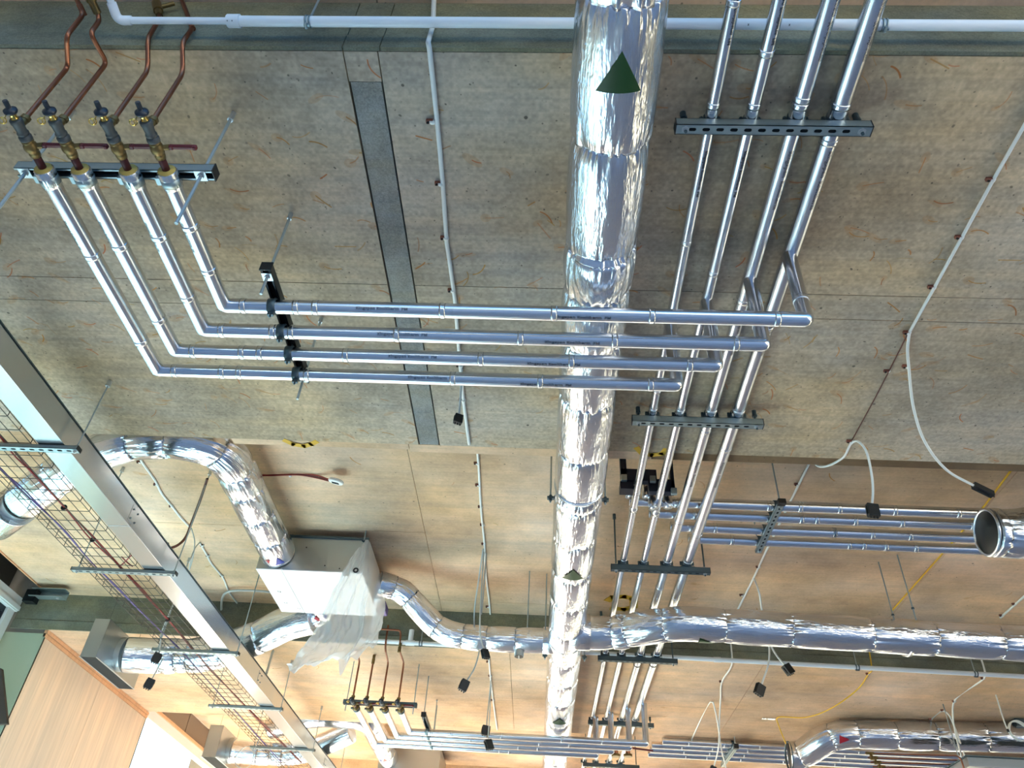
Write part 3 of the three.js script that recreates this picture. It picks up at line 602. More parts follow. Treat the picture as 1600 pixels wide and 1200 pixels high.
// near copper pipes rising from the valves
[[[108, 105], [104, 56], [131, 22], [122, -30]], [[158, 98], [141, 52], [157, 30], [150, -30]], [[235, 110], [231, 60], [250, 28], [236, -30]], [[289, 115], [285, 66], [301, 44], [276, -20]]].forEach((c, i) => {
  const x = [...branchX].reverse()[i], z = -1.391, t = thing('copper_pipe', ['copper pipe rising from the first near valve, leftmost', 'copper pipe rising from the second near valve with a brass fitting at its top', 'copper pipe rising from the third near valve behind the white waste pipe', 'copper pipe rising from the right end near valve'][i], 'pipe', 'near copper pipes');
  const p1 = atZ(c[0][0], c[0][1], z); p1.x = x; const zt = i < 2 ? -1.262 : -1.312, p2 = atZ(c[1][0], c[1][1], zt), p3 = atZ(c[2][0], c[2][1], zt), p4 = i < 2 ? p3.clone().add(V(-0.03, 0.03, 0.22)) : atZ(c[3][0], c[3][1], zt);
  part('tube', sweep(fillet([W(x, BH + 0.03, z), p1, p2, p3, p4], 0.03, 8), 0.0085, 14), M.copper, t);
  const d = p4.clone().sub(p3).normalize();
  if (i === 1 || i === 2) part('brass_union', [rod(p3.clone().addScaledVector(d, 0.02), p3.clone().addScaledVector(d, 0.06), 0.014, 6), rod(p3.clone().addScaledVector(d, 0.06), p3.clone().addScaledVector(d, 0.13), 0.018, 12), rod(p3.clone().addScaledVector(d, 0.09), p3.clone().addScaledVector(d, 0.11).add(V(0.06, 0.02, 0)), 0.008, 10)], M.brass, t);
  else part('solder_elbow', rod(p3.clone().addScaledVector(d, -0.005), p3.clone().addScaledVector(d, 0.035), 0.0105, 14), M.copper, t);
});
// white waste pipe in front of the near slab face
{
  const t = thing('waste_pipe', 'white plastic waste pipe across the top of the near slab face', 'pipe'), z = -1.268, h = 2.70, r = 0.0185, xl = atZ(192, 33, z).x;
  const el = W(xl - 0.022, h, z);
  const cx = atZ(368, 33, z).x; part('pipe_run', rod(W(xl, h, z), W(cx, h, z), 0.0125, 24), M.pvc, t); part('pipe_run', rod(W(cx, h, z), W(3.4, h, z), r, 24), M.pvc, t);
  part('elbow', sweep(fillet([W(xl + 0.03, h, z), W(xl - 0.02, h, z), W(xl - 0.02, h + 0.004, z + 0.06)], 0.03, 8), 0.0165, 20), M.pvc, t);
  part('pipe_run', rod(W(xl - 0.02, h + 0.003, z + 0.05), W(xl - 0.02, h + 0.02, z + 0.9), 0.0125, 20), M.pvc, t);
  part('coupler', [rod(W(cx - 0.026, h, z), W(cx + 0.018, h, z), 0.0235, 24), rod(W(cx - 0.029, h, z), W(cx - 0.026, h, z), 0.0215, 24)], M.pvc, t);
  lettering(t, W(cx - 0.04, h, z), W(cx + 0.05, h, z), 0.0238, 0.014, 0.056, -0.5, 0.018, M.printFit, false, 'pen_marks');
  for (const px of [1170, 1234]) { const x = atZ(px, 41, z).x; lettering(t, W(x - 0.01, h, z), W(x + 0.01, h, z), r + 0.0005, 0, 0.016, -0.4, 0.016, M.printPen, false, 'pen_marks'); }
  for (const px of [481, 1377]) {
    const x = atZ(px, 34, z).x, c = part('pipe_clip', [clampRing(W(x - 0.004, h, z), AX, r + 0.0035, 0.008), clampRing(W(x + 0.008, h, z), AX, r + 0.0035, 0.006), box(x - 0.008, x + 0.012, h + EYE - r - 0.014, h + EYE - r, z - 0.004, z + 0.004), box(x - 0.008, x + 0.012, h + EYE + r, h + EYE + r + 0.012, z - 0.005, z + 0.005), rod(W(x, h - r - 0.012, z - 0.01), W(x, h - r - 0.012, z + 0.01), 0.006)], M.zinc, t);
    part('threaded_rod', rod(W(x + 0.002, h + r, z), W(x + 0.002, HIGH + 0.01, z), 0.0045), M.rod, c);
  }
}

// ---------------------------------------------------------------- branch ducts off the big duct
{
  const t = thing('insulated_duct', 'foil wrapped branch duct running right from the big duct below the four main pipes', 'duct'), R = 0.128;
  const path = fillet([W(DX + 0.13, 2.43, -5.99), W(0.58, 2.43, -5.97), W(0.98, 2.435, -5.73), W(3.65, 2.43, -5.83), W(9.1, 2.43, -5.98)], 0.22, 8), X0 = DX + 0.13;
  const S = (px, py) => atH(px, py, 2.32).x - X0 + 0.02;
  foilDuct(t, path, R, [S(956, 1000), S(980, 1000), S(1046, 995), S(1142, 992), S(1247, 1000), S(1371, 1012), S(1471, 1018), S(1577, 1024), 4.2, 5, 6, 7, 8], { seed: 11, pucker: 1.7, step: 0.011, seg: 132 });
  const sx = atH(1428, 1012, 2.32).x; part('hanger_strap', sweep([W(sx - 0.015, 2.43, -5.815), W(sx + 0.015, 2.43, -5.817)], R * 1.06, 40), M.tape, t);
  arrow(t, W(0.98, 2.435, -5.73), W(3.65, 2.43, -5.83), R * 1.059, 0.32, 0.2, 0.4, 0.15, M.green);
}
{
  const A = atH(1396, 955, 2.55), t = thing('duct_hanger', 'two thin threaded rods dropping to the right branch duct', 'hanger');
  for (const [x, z] of [[2.66, -5.70], [2.76, -5.57]]) { const r = part('threaded_rod', rod(W(x, 2.47, z), W(x, HIGH, z), 0.005), M.rod, t); part('nut', hexnut(W(x, 2.56, z), UP, 0.011, 0.012), M.zincDark, r); }
}
{
  const t = thing('insulated_duct', 'cranked foil wrapped duct joining the plastic covered unit to the big duct', 'duct'), R = 0.1;
  const path = fillet([W(-1.39, 2.79, -6.02), W(-1.2, 2.78, -6.10), W(-0.86, 2.5, -6.27), W(-0.6, 2.46, -6.28), W(DX - 0.12, 2.45, -6.25)], 0.2, 8);
  foilDuct(t, path, R, [0.13, 0.3, 0.62, 0.86, 1.06, 1.3], { seed: 17, pucker: 1.5 });
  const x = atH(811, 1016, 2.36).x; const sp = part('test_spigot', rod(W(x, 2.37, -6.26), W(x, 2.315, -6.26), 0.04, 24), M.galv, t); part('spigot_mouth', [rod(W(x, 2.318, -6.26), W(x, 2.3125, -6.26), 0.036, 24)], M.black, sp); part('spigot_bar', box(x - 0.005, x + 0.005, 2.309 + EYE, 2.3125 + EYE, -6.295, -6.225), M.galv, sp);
  for (const [px, py] of [[852, 985], [824, 980]]) { const q = atH(px, py, 2.5); part('hanger_rod', rod(q, V(q.x, (px > 830 ? HIGH : HIGH - 0.005) + EYE, q.z), 0.005), M.rod, t); }
}
{
  const t = thing('insulated_duct', 'foil wrapped bend with an open dark end at the right picture edge', 'duct'), R = 0.145, h = 2.43;
  const o = atH(1545, 832, h), path = fillet([o, o.clone().add(V(0.22, 0.0, -0.01)), o.clone().add(V(0.62, 0.06, 0.42)), o.clone().add(V(1.4, 0.1, 0.5))], 0.25, 10);
  foilDuct(t, path, R, [0.05, 0.30, 0.6], { seed: 23 });
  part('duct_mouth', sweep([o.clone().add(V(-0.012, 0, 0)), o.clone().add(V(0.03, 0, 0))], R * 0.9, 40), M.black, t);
  part('mouth_ring', new THREE.TorusGeometry(R * 0.93, 0.009, 8, 44).rotateY(Math.PI / 2).translate(o.x - 0.012, o.y, o.z), M.tape, t);
}
{
  const t = thing('insulated_duct', 'foil wrapped cranked duct with an open end in the lower right corner', 'duct'), R = 0.14, h = 2.505;
  const o = atH(1234, 1181, 2.36), m = atH(1302, 1146, h), e = atH(1600, 1153, h), path = fillet([o, o.clone().add(V(0.10, 0, 0.02)), m, e, e.clone().add(e.clone().sub(m).multiplyScalar(0.8))], 0.2, 8);
  const d = (px, py) => lengthOf(path.slice(0, 4)) * 0 + atH(px, py, h).distanceTo(o);
  foilDuct(t, path, R, [0.12, d(1303, 1150), d(1345, 1150), d(1408, 1150), d(1471, 1155), d(1546, 1160), d(1600, 1160) + 0.3], { seed: 29, pucker: 1.8 });
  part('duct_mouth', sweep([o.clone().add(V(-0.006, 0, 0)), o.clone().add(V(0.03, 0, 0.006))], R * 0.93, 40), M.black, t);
  part('mouth_ring', new THREE.TorusGeometry(R * 0.96, 0.01, 8, 44).rotateY(Math.PI / 2).translate(o.x - 0.006, o.y, o.z), M.zincDark, t);
  arrow(t, m, e, R * 1.064, 0.12, 0.02, 0.3, -0.9, M.redArrow); arrow(t, m, e, R * 1.074, d(1575, 1180) - 0.5, d(1575, 1180) - 0.36, 0.3, 0.3, M.redArrow);
  const q = atH(1317, 1146, h); part('hanger_rod', rod(q, V(q.x, LOW + EYE, q.z), 0.005), M.rod, t);
}

// ---------------------------------------------------------------- fan coil unit with its ducts and plastic sheet
{
  const t = thing('fan_coil_unit', 'grey metal fan coil box with a bright underside, half covered in plastic', 'fan coil');
  const x0 = -2.258, x1 = -1.415, y0 = 2.64 + EYE, y1 = 2.93 + EYE, z0 = -5.53, z1 = -6.345;
  part('casing', box(x0, x1, y0 + 0.004, y1, z0, z1, 0.004), M.unit, t);
  part('underside_panel', box(x0, x0 + 0.2, y0, y0 + 0.006, z0 - 0.001, z1 + 0.001), M.whiteSheet, t); part('underside_panel', box(x0 + 0.209, x1, y0 - 0.002, y0 + 0.006, z0 - 0.001, z1 + 0.001), M.whiteSheet, t);
  part('top_flange', box(x0 + 0.1, x1 + 0.004, y1 - 0.006, y1 + 0.012, z0 + 0.014, z0), M.zincDark, t);
  for (const [x, z] of [[x1 - 0.03, z0 + 0.02], [x0 + 0.06, z0 + 0.02], [x1 + 0.02, z1 + 0.1], [x0 - 0.02, z1 + 0.1]]) { const r = part('threaded_rod', rod(V(x, y1 - 0.03, z), V(x, HIGH + EYE, z), 0.005), M.rod, t); part('rod_bracket', [box(x - 0.018, x + 0.018, y1 - 0.02, y1 - 0.012, z - 0.02, z + 0.004), hexnut(V(x, y1 - 0.026, z), UP, 0.01, 0.01)], M.zincDark, r); }
  for (const [x, y] of [[-1.6, 0.03], [-1.72, 0.05], [-2.1, 0.12], [-1.9, 0.2]]) part('screw_head', rod(V(x, y0 + y, z0 + 0.001), V(x, y0 + y, z0 + 0.004), 0.005, 8), M.slot, t);
  part('corner_plate', box(x1 - 0.16, x1 - 0.10, y0 - 0.004, y0 - 0.0015, z0 - 0.005, z0 - 0.05), M.black, t);
  part('drain_tray', box(x1 - 0.02, x1 + 0.07, y0 + 0.02, y0 + 0.09, z1 - 0.05, z1 + 0.12, 0.01), M.cablePurple, t, 'purple connection box');
  for (const [dx, dz] of [[0.06, -0.4], [0.06, -0.62], [0.15, -0.72]]) lettering(t, V(x0 + dx, y0 + 0.497, z0 + dz), V(x0 + dx + 0.06, y0 + 0.497, z0 + dz), 0.5, 0, 0.06, 0, 0.05, M.printUnit, false, 'printed_number');
}
{
  const t = thing('insulated_duct', 'foil wrapped duct curving from the fan coil front to the left behind the trunking', 'duct'), R = 0.132;
  const path = fillet([W(-2.115, 2.785, -5.525), W(-2.1, 2.79, -4.02), W(-2.72, 2.78, -3.98), W(-3.3, 2.62, -4.3), atH(38, 782, 2.55)], 0.34, 14);
  foilDuct(t, path, R, [0.28, 0.62, 0.95, 1.18, 1.42, 1.72, 1.95, 2.25, 2.62], { seed: 31, pucker: 1.9 });
  const a = W(-2.115, 2.785, -5.525), b = W(-2.1, 2.79, -4.2);
  arrow(t, a, b, R * 1.054, 0.15, 0.05, 0.26, 0.45, M.blueArrow); arrow(t, a, b, R * 1.059, 0.02 + 0.06, 0.13, 0.14, -0.12, M.redArrow);
  part('duct_collar', sweep([W(-2.115, 2.785, -5.52), W(-2.115, 2.785, -5.50)], R * 1.02, 40), M.tape, t);
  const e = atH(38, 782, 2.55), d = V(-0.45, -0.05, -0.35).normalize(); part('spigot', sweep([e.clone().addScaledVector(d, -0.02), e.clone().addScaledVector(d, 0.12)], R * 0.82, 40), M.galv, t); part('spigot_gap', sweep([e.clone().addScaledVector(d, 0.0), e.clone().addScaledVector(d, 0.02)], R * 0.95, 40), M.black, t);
  foilDuct(t, [e.clone().addScaledVector(d, 0.1), e.clone().addScaledVector(d, 0.4)], R * 1.05, [], { seed: 33 });
}
const PL = { x0: -3.855, x1: -3.72, y0: 2.175, y1: 2.505, z0: -6.34, z1: -7.14 };
function diffuser(label, p) {
  const t = thing('slot_diffuser', label, 'diffuser'), e = 0.0016, Y0 = p.y0 + EYE, Y1 = p.y1 + EYE;
  part('plenum_box', [box(p.x0, p.x0 + e, Y0, Y1, p.z0, p.z1), box(p.x1 - e, p.x1, Y0, Y1, p.z0, p.z1), box(p.x0, p.x1, Y0, Y1, p.z0, p.z0 - e), box(p.x0, p.x1, Y0, Y1, p.z1 + e, p.z1), box(p.x0, p.x1, Y1 - e, Y1, p.z0, p.z1)], M.unit, t);
  part('folded_edge', [box(p.x0 - 0.012, p.x0, Y0, Y0 + 0.003, p.z0, p.z1), box(p.x1, p.x1 + 0.012, Y0, Y0 + 0.003, p.z0, p.z1)], M.galv, t);
  part('air_slot', box(p.x0 + 0.002, p.x1 - 0.002, Y0 + 0.001, Y0 + 0.008, p.z0 - 0.004, p.z1 + 0.004), M.slot, t);
  const zc = (p.z0 + p.z1) / 2 + 0.02, yc = (Y0 + Y1) / 2; part('round_spigot', rod(V(p.x1, yc, zc), V(p.x1 + 0.05, yc, zc), 0.145, 36), M.galv, t);
  for (const z of [p.z0 - 0.1, p.z1 + 0.1]) part('hanger_wire', rod(V((p.x0 + p.x1) / 2, Y1, z), V((p.x0 + p.x1) / 2, (z < N3 && z > E3 ? LOW : HIGH) + EYE, z), 0.0015, 6), M.wire, t);
  return t;
}
diffuser('grey sheet metal slot diffuser box by the left plywood wall with a dark slot below', PL);
{
  const t = thing('insulated_duct', 'short foil wrapped duct from the nearer slot diffuser box under the wire tray', 'duct'), R = 0.148;
  const path = fillet([W(PL.x1 + 0.04, 2.34, -6.72), W(-3.35, 2.37, -6.8), W(-2.95, 2.43, -6.86), W(-2.5, 2.56, -6.7), W(-2.28, 2.66, -6.62), W(-2.02, 2.70, -6.56)], 0.25, 8);
  foilDuct(t, path, R, [0.3, 0.42, 0.52, 0.85, 1.2], { seed: 37, pucker: 1.3 });
}
{
  const t = thing('insulated_duct', 'stubby foil wrapped duct at the fan coil far edge with red and blue arrows', 'duct'), R = 0.115;
  const path = fillet([W(-1.93, 2.75, -6.35), W(-1.95, 2.745, -6.52), W(-2.06, 2.7, -6.56)], 0.12, 8);
  foilDuct(t, path, R, [0.16], { seed: 39 });
  const a = W(-1.93, 2.75, -6.30), b = W(-1.94, 2.745, -6.5); arrow(t, a, b, R * 1.084, 0.09, 0.17, 0.3, 0.25, M.redArrow); arrow(t, a, b, R * 1.084, 0.15, 0.07, 0.22, -0.4, M.blueArrow);
}
{
  const t = thing('plastic_sheet', 'crumpled translucent plastic sheet hanging off the fan coil unit', 'plastic sheet');
  const rows = [
    [[556, 862, -5.50], [566, 852, -5.49], [575, 845, -5.50], [580, 852, -5.56], [585, 868, -5.72]],
    [[536, 892, -5.46], [550, 893, -5.42], [566, 888, -5.44], [580, 890, -5.52], [594, 900, -5.95]],
    [[512, 938, -5.46], [532, 940, -5.40], [556, 936, -5.44], [578, 938, -5.50], [601, 938, -6.10]],
    [[490, 990, -5.44], [518, 992, -5.38], [548, 988, -5.44], [575, 985, -5.50], [597, 972, -5.86]],
    [[468, 1017, -5.40], [500, 1022, -5.36], [530, 1024, -5.40], [562, 1010, -5.46], [592, 1000, -5.7]],
    [[443, 1040, -5.36], [470, 1049, -5.30], [505, 1036, -5.38], [540, 1041, -5.40], [586, 1012, -5.6]],
  ].map((r) => r.map((p) => atZ(p[0], p[1], p[2])));
  const n = 110, pos = [], uv = [], idx = [], curves = rows.map((r) => new THREE.CatmullRomCurve3(r));
  for (let i = 0; i <= n; i++) {
    const c = [];
    for (let j = 0; j <= n; j++) c.push(null);
    for (let j = 0; j <= n; j++) {
      const u = j / n, v = i / n, col = new THREE.CatmullRomCurve3(curves.map((k) => k.getPoint(u))), p = col.getPoint(v);
      const amp = 0.016 + 0.04 * v, f = Math.sin(u * 21 + 2.2 * vnoise(u * 3, v * 4, 99, 99, 5) * 3) * 0.55 + (vnoise(u * 9 + v * 2, v * 3.2, 99, 99, 8) - 0.5) * 2.2 + (vnoise(u * 22, v * 15, 99, 99, 9) - 0.5) * 1.1 + Math.abs(vnoise(u * 14 + v * 5, v * 9 - u * 4, 99, 99, 19) - 0.5) * 1.6;
      p.z += amp * f; p.x += amp * 0.5 * (vnoise(u * 7, v * 8, 99, 99, 12) - 0.5); p.y += v > 0.86 ? 0.11 * (vnoise(u * 16, 3, 99, 99, 15) - 0.5) * (v - 0.86) / 0.14 : 0;
      pos.push(p.x, p.y, p.z); uv.push(u, v);
    }
  }
  for (let i = 0; i < n; i++) for (let j = 0; j < n; j++) { const q = i * (n + 1) + j; idx.push(q, q + n + 1, q + 1, q + 1, q + n + 1, q + n + 2); }
  const g = new THREE.BufferGeometry(); g.setAttribute('position', new THREE.Float32BufferAttribute(pos, 3)); g.setAttribute('uv', new THREE.Float32BufferAttribute(uv, 2)); g.setIndex(idx); g.computeVertexNormals();
  part('film', g, M.plastic, t);
  const k = atZ(556, 891, -5.38); part('vent_hole', new THREE.TorusGeometry(0.016, 0.006, 8, 16).translate(k.x, k.y, k.z), M.black, t);
}
diffuser('grey slot diffuser box farther along, in front of the bright left window', { x0: -3.90, x1: -3.74, y0: 2.2, y1: 2.55, z0: -9.55, z1: -10.4 });
{
  const t = thing('insulated_duct', 'foil wrapped duct at the farther slot diffuser box, lower left under the wire tray', 'duct');
  foilDuct(t, fillet([W(-3.72, 2.37, -9.95), W(-3.3, 2.38, -10.05), W(-2.9, 2.42, -10.1), W(-2.3, 2.66, -9.95)], 0.25, 8), 0.13, [0.3, 0.45, 0.6], { seed: 41, pucker: 1.3 });
}
// far fan coil and its curved duct, repeating the near arrangement
{
  const t = thing('insulated_duct', 'foil wrapped curved duct at the lower picture edge behind the far branch pipes', 'duct'), R = 0.135;
  const path = fillet([W(-2.1, 2.785, -11.6), W(-2.1, 2.79, -9.78), W(-2.75, 2.78, -9.72), W(-3.3, 2.66, -9.95)], 0.34, 12);
  foilDuct(t, path, R, [0.3, 0.6, 0.9, 1.2, 1.5], { seed: 43 });
  arrow(t, W(-2.1, 2.785, -11.6), W(-2.1, 2.79, -10.0), R * 1.064, 0.46, 0.38, 0.26, 0.2, M.redArrow); arrow(t, W(-2.1, 2.785, -11.6), W(-2.1, 2.79, -10.0), R * 1.064, 0.36, 0.44, 0.22, -0.2, M.blueArrow);
}
{
  const t = thing('fan_coil_unit', 'second grey fan coil box cut by the lower picture edge left of the big duct', 'fan coil'), x0 = -2.24, x1 = -1.38, y0 = 2.64 + EYE, y1 = 2.94 + EYE, z0 = -11.61, z1 = -12.45;
  part('casing', box(x0, x1, y0 + 0.004, y1, z0, z1, 0.004), M.unit, t); part('underside_panel', box(x0, x1, y0, y0 + 0.006, z0 - 0.001, z1), M.whiteSheet, t); part('top_flange', box(x0, x1 + 0.004, y1 - 0.006, y1 + 0.012, z0 + 0.014, z0), M.zincDark, t);
  for (const x of [x0 + 0.05, x1 - 0.05]) part('threaded_rod', rod(V(x, y1, z0 - 0.1), V(x, HIGH + EYE, z0 - 0.1), 0.005), M.rod, t);
}

// ---------------------------------------------------------------- cable trunking and wire basket tray on shared brackets
{
  const t = thing('cable_trunking', 'large grey metal trunking running diagonally down the left, beside the wire tray', 'trunking'), x0 = -2.66, x1 = -2.518, y0 = 2.2 + EYE, y1 = 2.353 + EYE;
  const js = [0.6, -4.1, -6.95, -9.8, -12.6];
  for (let i = 0; i < 4; i++) { const a = js[i] - 0.001, b = js[i + 1] + 0.001; const c = part('trunking_length', box(x0, x1, y0, y1 - 0.012, a, b, 0.003), M.trunk, t); part('trunking_lid', box(x0 - 0.002, x1 + 0.002, y1 - 0.008, y1, a, b), M.zincDark, c); }
  for (const z of js.slice(1, 4)) { part('joint_sleeve', box(x1, x1 + 0.002, y0 + 0.02, y1 - 0.03, z + 0.05, z - 0.05), M.trunk, t); for (const [dy, dz] of [[0.04, 0.03], [0.04, -0.03], [0.1, 0.03], [0.1, -0.03]]) part('bolt', rod(V(x1, y0 + dy, z + dz), V(x1 + 0.006, y0 + dy, z + dz), 0.006, 6), M.zincDark, t); }
}
const trayZ = [-3.265, -4.70, -6.13, -7.55, -8.96, -10.4];
const trayLabels = ['nearest strut bracket under the wire tray and trunking at the left edge', 'second strut bracket under the wire tray and trunking, beside the brown cable', 'third strut bracket under the wire tray and trunking, beside the nearer slot diffuser box', 'fourth strut bracket under the wire tray and trunking, above the far slot diffuser box', 'fifth strut bracket under the wire tray and trunking at the lower left edge', 'farthest strut bracket under the wire tray and trunking'];
trayZ.forEach((z, i) => {
  const t = thing('strut_bracket', trayLabels[i], 'bracket', 'brackets under the wire tray'), len = 0.71, y0 = 2.174, low = (z < N3 && z > E3) || z > E1;
  bracket(t, len, { h: 0.022, rods: [[0.035, (low ? LOW : HIGH) - y0, 0.014, 0], [len - 0.012 - 0.006, (low ? LOW : HIGH) - y0, 0.014, 0]], anchor: true, rr: 0.0042 });
  t.position.copy(W(-3.15, y0, z));
});
{
  const t = thing('wire_basket_tray', 'open wire basket cable tray on the left carrying red and purple cables', 'cable tray'), x0 = -3.075, x1 = -2.70, y0 = 2.2 + EYE, r = 0.0022, za = -2.2, zb = -12.2;
  const xs = []; for (let i = 0; i <= 6; i++) xs.push(x0 + (x1 - x0) * i / 6);
  const lines = xs.map((x) => [x, y0 + r]); for (const x of [x0, x1]) lines.push([x, y0 + 0.028], [x, y0 + 0.054]);
  for (const [x, y] of lines) part('long_wire', rod(V(x, y, za), V(x, y, zb), r, 6), M.wire, t);
  const u = sweep(fillet([V(x0 - r, 0.056, 0), V(x0 - r, 0, 0), V(x1 + r, 0, 0), V(x1 + r, 0.056, 0)], 0.008, 3), r, 6);
  for (let z = za; z > zb; z -= 0.116) { const m = part('cross_wire', u, M.wire, t); m.position.set(0, y0, z); }
}
const trayH = 2.212;
{
  const t = thing('cable', 'bundle of dark red cables lying along the wire basket tray', 'cable', undefined), base = pts([[-60, 615], [0, 683], [25, 712], [47, 737], [100, 793], [145, 843], [186, 886], [225, 926], [262, 968], [300, 1012], [330, 1048], [370, 1090], [410, 1132], [470, 1192]], trayH);
  for (let i = 0; i < 3; i++) { const p = base.map((q, k) => q.clone().add(V((hash(k, i, 3) - 0.5) * 0.03, 0.004 * i, 0))); part('sheath', sweep(smooth(p, 110), 0.0045, 7), i === 1 ? M.cableBrown : M.cableRed, t); }
  for (const [px, py] of [[100, 793], [145, 843], [262, 968]]) { const q = atH(px, py, trayH); part('cable_tie', sweep([q.clone().add(V(0, 0, 0.004)), q.clone().add(V(0, 0, -0.004))], 0.018, 10), M.black, t); }
  const s = pts([[186, 886], [193, 880], [205, 868]], trayH); part('loose_end', sweep(s, 0.0045, 7), M.cableRed, t); part('loose_end', sweep(pts([[190, 870], [200, 880], [207, 885]], trayH + 0.02), 0.0045, 7), M.cableRed, t);
}
{
  const t = thing('cable', 'pair of purple cables lying along the outer side of the wire basket tray', 'cable'), base = pts([[-60, 675], [0, 733], [30, 760], [60, 790], [100, 830], [140, 877], [180, 915], [215, 950], [250, 985], [280, 1014], [310, 1048], [350, 1092], [400, 1148], [440, 1192]], trayH);
  for (let i = 0; i < 2; i++) part('sheath', sweep(smooth(base.map((q, k) => q.clone().add(V((hash(k, i, 7) - 0.5) * 0.022, 0.003 * i, 0))), 110), 0.004, 7), M.cablePurple, t);
}
{
  const t = thing('drop_rod', 'grey steel drop rod between the fan coil duct and the trunking', 'rod'), a = atZ(436, 984, -7.3), b = atZ(413, 1064, -7.3);
  part('tube', rod(a, b, 0.012, 10), M.galv, t); part('rod_clamp', box(b.x - 0.02, b.x + 0.02, b.y - 0.04, b.y + 0.02, b.z - 0.02, b.z + 0.02, 0.004), M.zincDark, t);
}
function sweepPath(list, n = 40) { return smooth(pts(list), n); }
// conduit bend by the far side of the high bay
cable('conduit', 'pale conduit bent round at the slab edge left of the fan coil', sweepPath([[346, 962, 2.9], [347, 936, 2.95], [352, 927, 2.96], [364, 923, 2.96], [400, 923, 2.96], [432, 926, 2.96]], 50), 0.011, M.cableGrey, { category: 'conduit' });


// ---------------------------------------------------------------- far manifold and the far set of branch pipes
{
  const fx = [[557, 1111], [578, 1114], [602, 1118], [627, 1121]].map((p) => atH(p[0], p[1], BH).x).reverse(), el = [[642, 1148], [622, 1153], [603, 1157], [587, 1162]].map((p) => atH(p[0], p[1], BH));
  const fz = [-8.15, -8.32, -8.49, -8.66];
  fx.forEach((x, i) => {
    x = el[i].x;
    const t = thing('insulated_pipe', `foil lagged branch pipe low in the picture, ${nth[i]} of the far set`, 'pipe', 'far branch pipes');
    laggedPipe(t, [W(x, BH, -7.47), W(x, BH, fz[i]), W(MAIN[3 - i][0] + 0.03, BH, fz[i]), W(MAIN[3 - i][0] + 0.03, MH + 0.01, fz[i])], BR, { joints: [0.4, 0.9, 1.1, 1.6, 2.2 + 0.1 * i, 2.6] });
    part('end_foam', sweep([W(x, BH, -7.445), W(x, BH, -7.472)], BR - 0.001, 20), M.brass, t, 'brown lagging end');
  });
  const xs = el.map((p) => p.x).reverse();
  const t = thing('strut_bracket', 'dark strut at the far row of valves, low in the picture', 'bracket'), x0 = -1.86, len = 0.70;
  part('channel', channelGeo(len, 0.041, true, true), M.zincDark, t); part('channel_inside', box(0.004, len - 0.004, 0.03, 0.036, -0.018, 0.018), M.slot, t);
  for (const x of [0.03, len - 0.03]) { const r = part('threaded_rod', rod(V(x, -0.06, 0), V(x, LOW - 2.243, 0), 0.005), M.rod, t); part('nut', hexnut(V(x, -0.006, 0), UP, 0.011, 0.01), M.galv, r); }
  for (const x of xs) { const p = V(x - x0, BH - 2.243, 0); part('pipe_clamp', [clampRing(p, AZ, BR + 0.004, 0.03), box(p.x - BR - 0.02, p.x - BR - 0.002, p.y - 0.008, p.y + 0.008, -0.014, 0.014)], M.zincDark, t); }
  t.position.copy(W(x0, 2.243, -7.49));
  const far = ['far isolating valve, first from the left on the far strut', 'far isolating valve, second from the left on the far strut', 'far isolating valve, third from the left on the far strut', 'far isolating valve, right end of the far strut'];
  xs.forEach((x, i) => placeValve(x, BH, -7.448, far[i], 'far isolating valves'));
  const cu = [[[559, 1023], [555, 1011], [555, 1000]], [[582, 1030], [581, 1026], [582, 1020]], [[605, 1027], [602, 1016], [603, 1000]], [[629, 1027], [624, 1016], [626, 992]]];
  const cl4 = ['far copper pipe rising from the first far valve towards the plastic sheet', 'short far copper pipe rising from the second far valve', 'far copper pipe rising from the third far valve past the waste pipe', 'far copper pipe that turns over to the left above the waste pipe'];
  cu.forEach((c, i) => {
    const z = -7.283, k = thing('copper_pipe', cl4[i], 'pipe', 'far copper pipes'), p1 = atZ(c[0][0], c[0][1], z); p1.x = xs[i];
    p1.y = Math.min(p1.y, LOW + EYE - 0.07);
    const list = [W(xs[i], BH + 0.03, z), p1]; if (i !== 1) { list.push(atZ(c[1][0], c[1][1], -6.94), atZ(c[2][0], c[2][1], -6.94)); if (i === 3) list.push(atZ(625, 985, -6.92), atZ(597, 983, -6.9), atZ(585, 983, -6.9)); else list.push(atZ(c[2][0], c[2][1], -6.94).add(V(0, 0.14, 0))); }
    part('tube', sweep(fillet(list, 0.05, 6), 0.009, 10), M.copper, k);
    if (i === 3 || i === 1) { const q = i === 1 ? p1.clone() : atZ(624, 1016, -6.94); part('brass_union', [rod(q.clone().add(V(0, -0.02, 0)), q.clone().add(V(0, 0.03, 0)), 0.016, 6), rod(q.clone().add(V(0, 0.035, 0)), q.clone().add(V(0, 0.065, 0)), 0.014, 10)], M.brass, k); }
  });
  const s = thing('strut_bracket', 'dark strut end across the far branch pipes, right of the far valves', 'bracket');
  const ch = channelGeo(0.98, 0.041, true, true); ch.rotateY(Math.PI / 2); ch.translate(0, 0, 0.98); part('channel', ch, M.zincDark, s); part('end_cap', box(-0.024, 0.024, -0.002, 0.044, 0.979, 0.985), M.black, s);
  for (const z of [0.95, 0.03]) part('threaded_rod', rod(V(0, -0.03, z), V(0, LOW - 2.25, z), 0.005), M.rod, s);
  for (const z of fz) part('pipe_clamp', clampRing(V(0, BH - 2.25, z + 8.76), AX, BR + 0.004, 0.03), M.zinc, s);
  s.position.copy(W(-1.13, 2.25, -8.76));
}
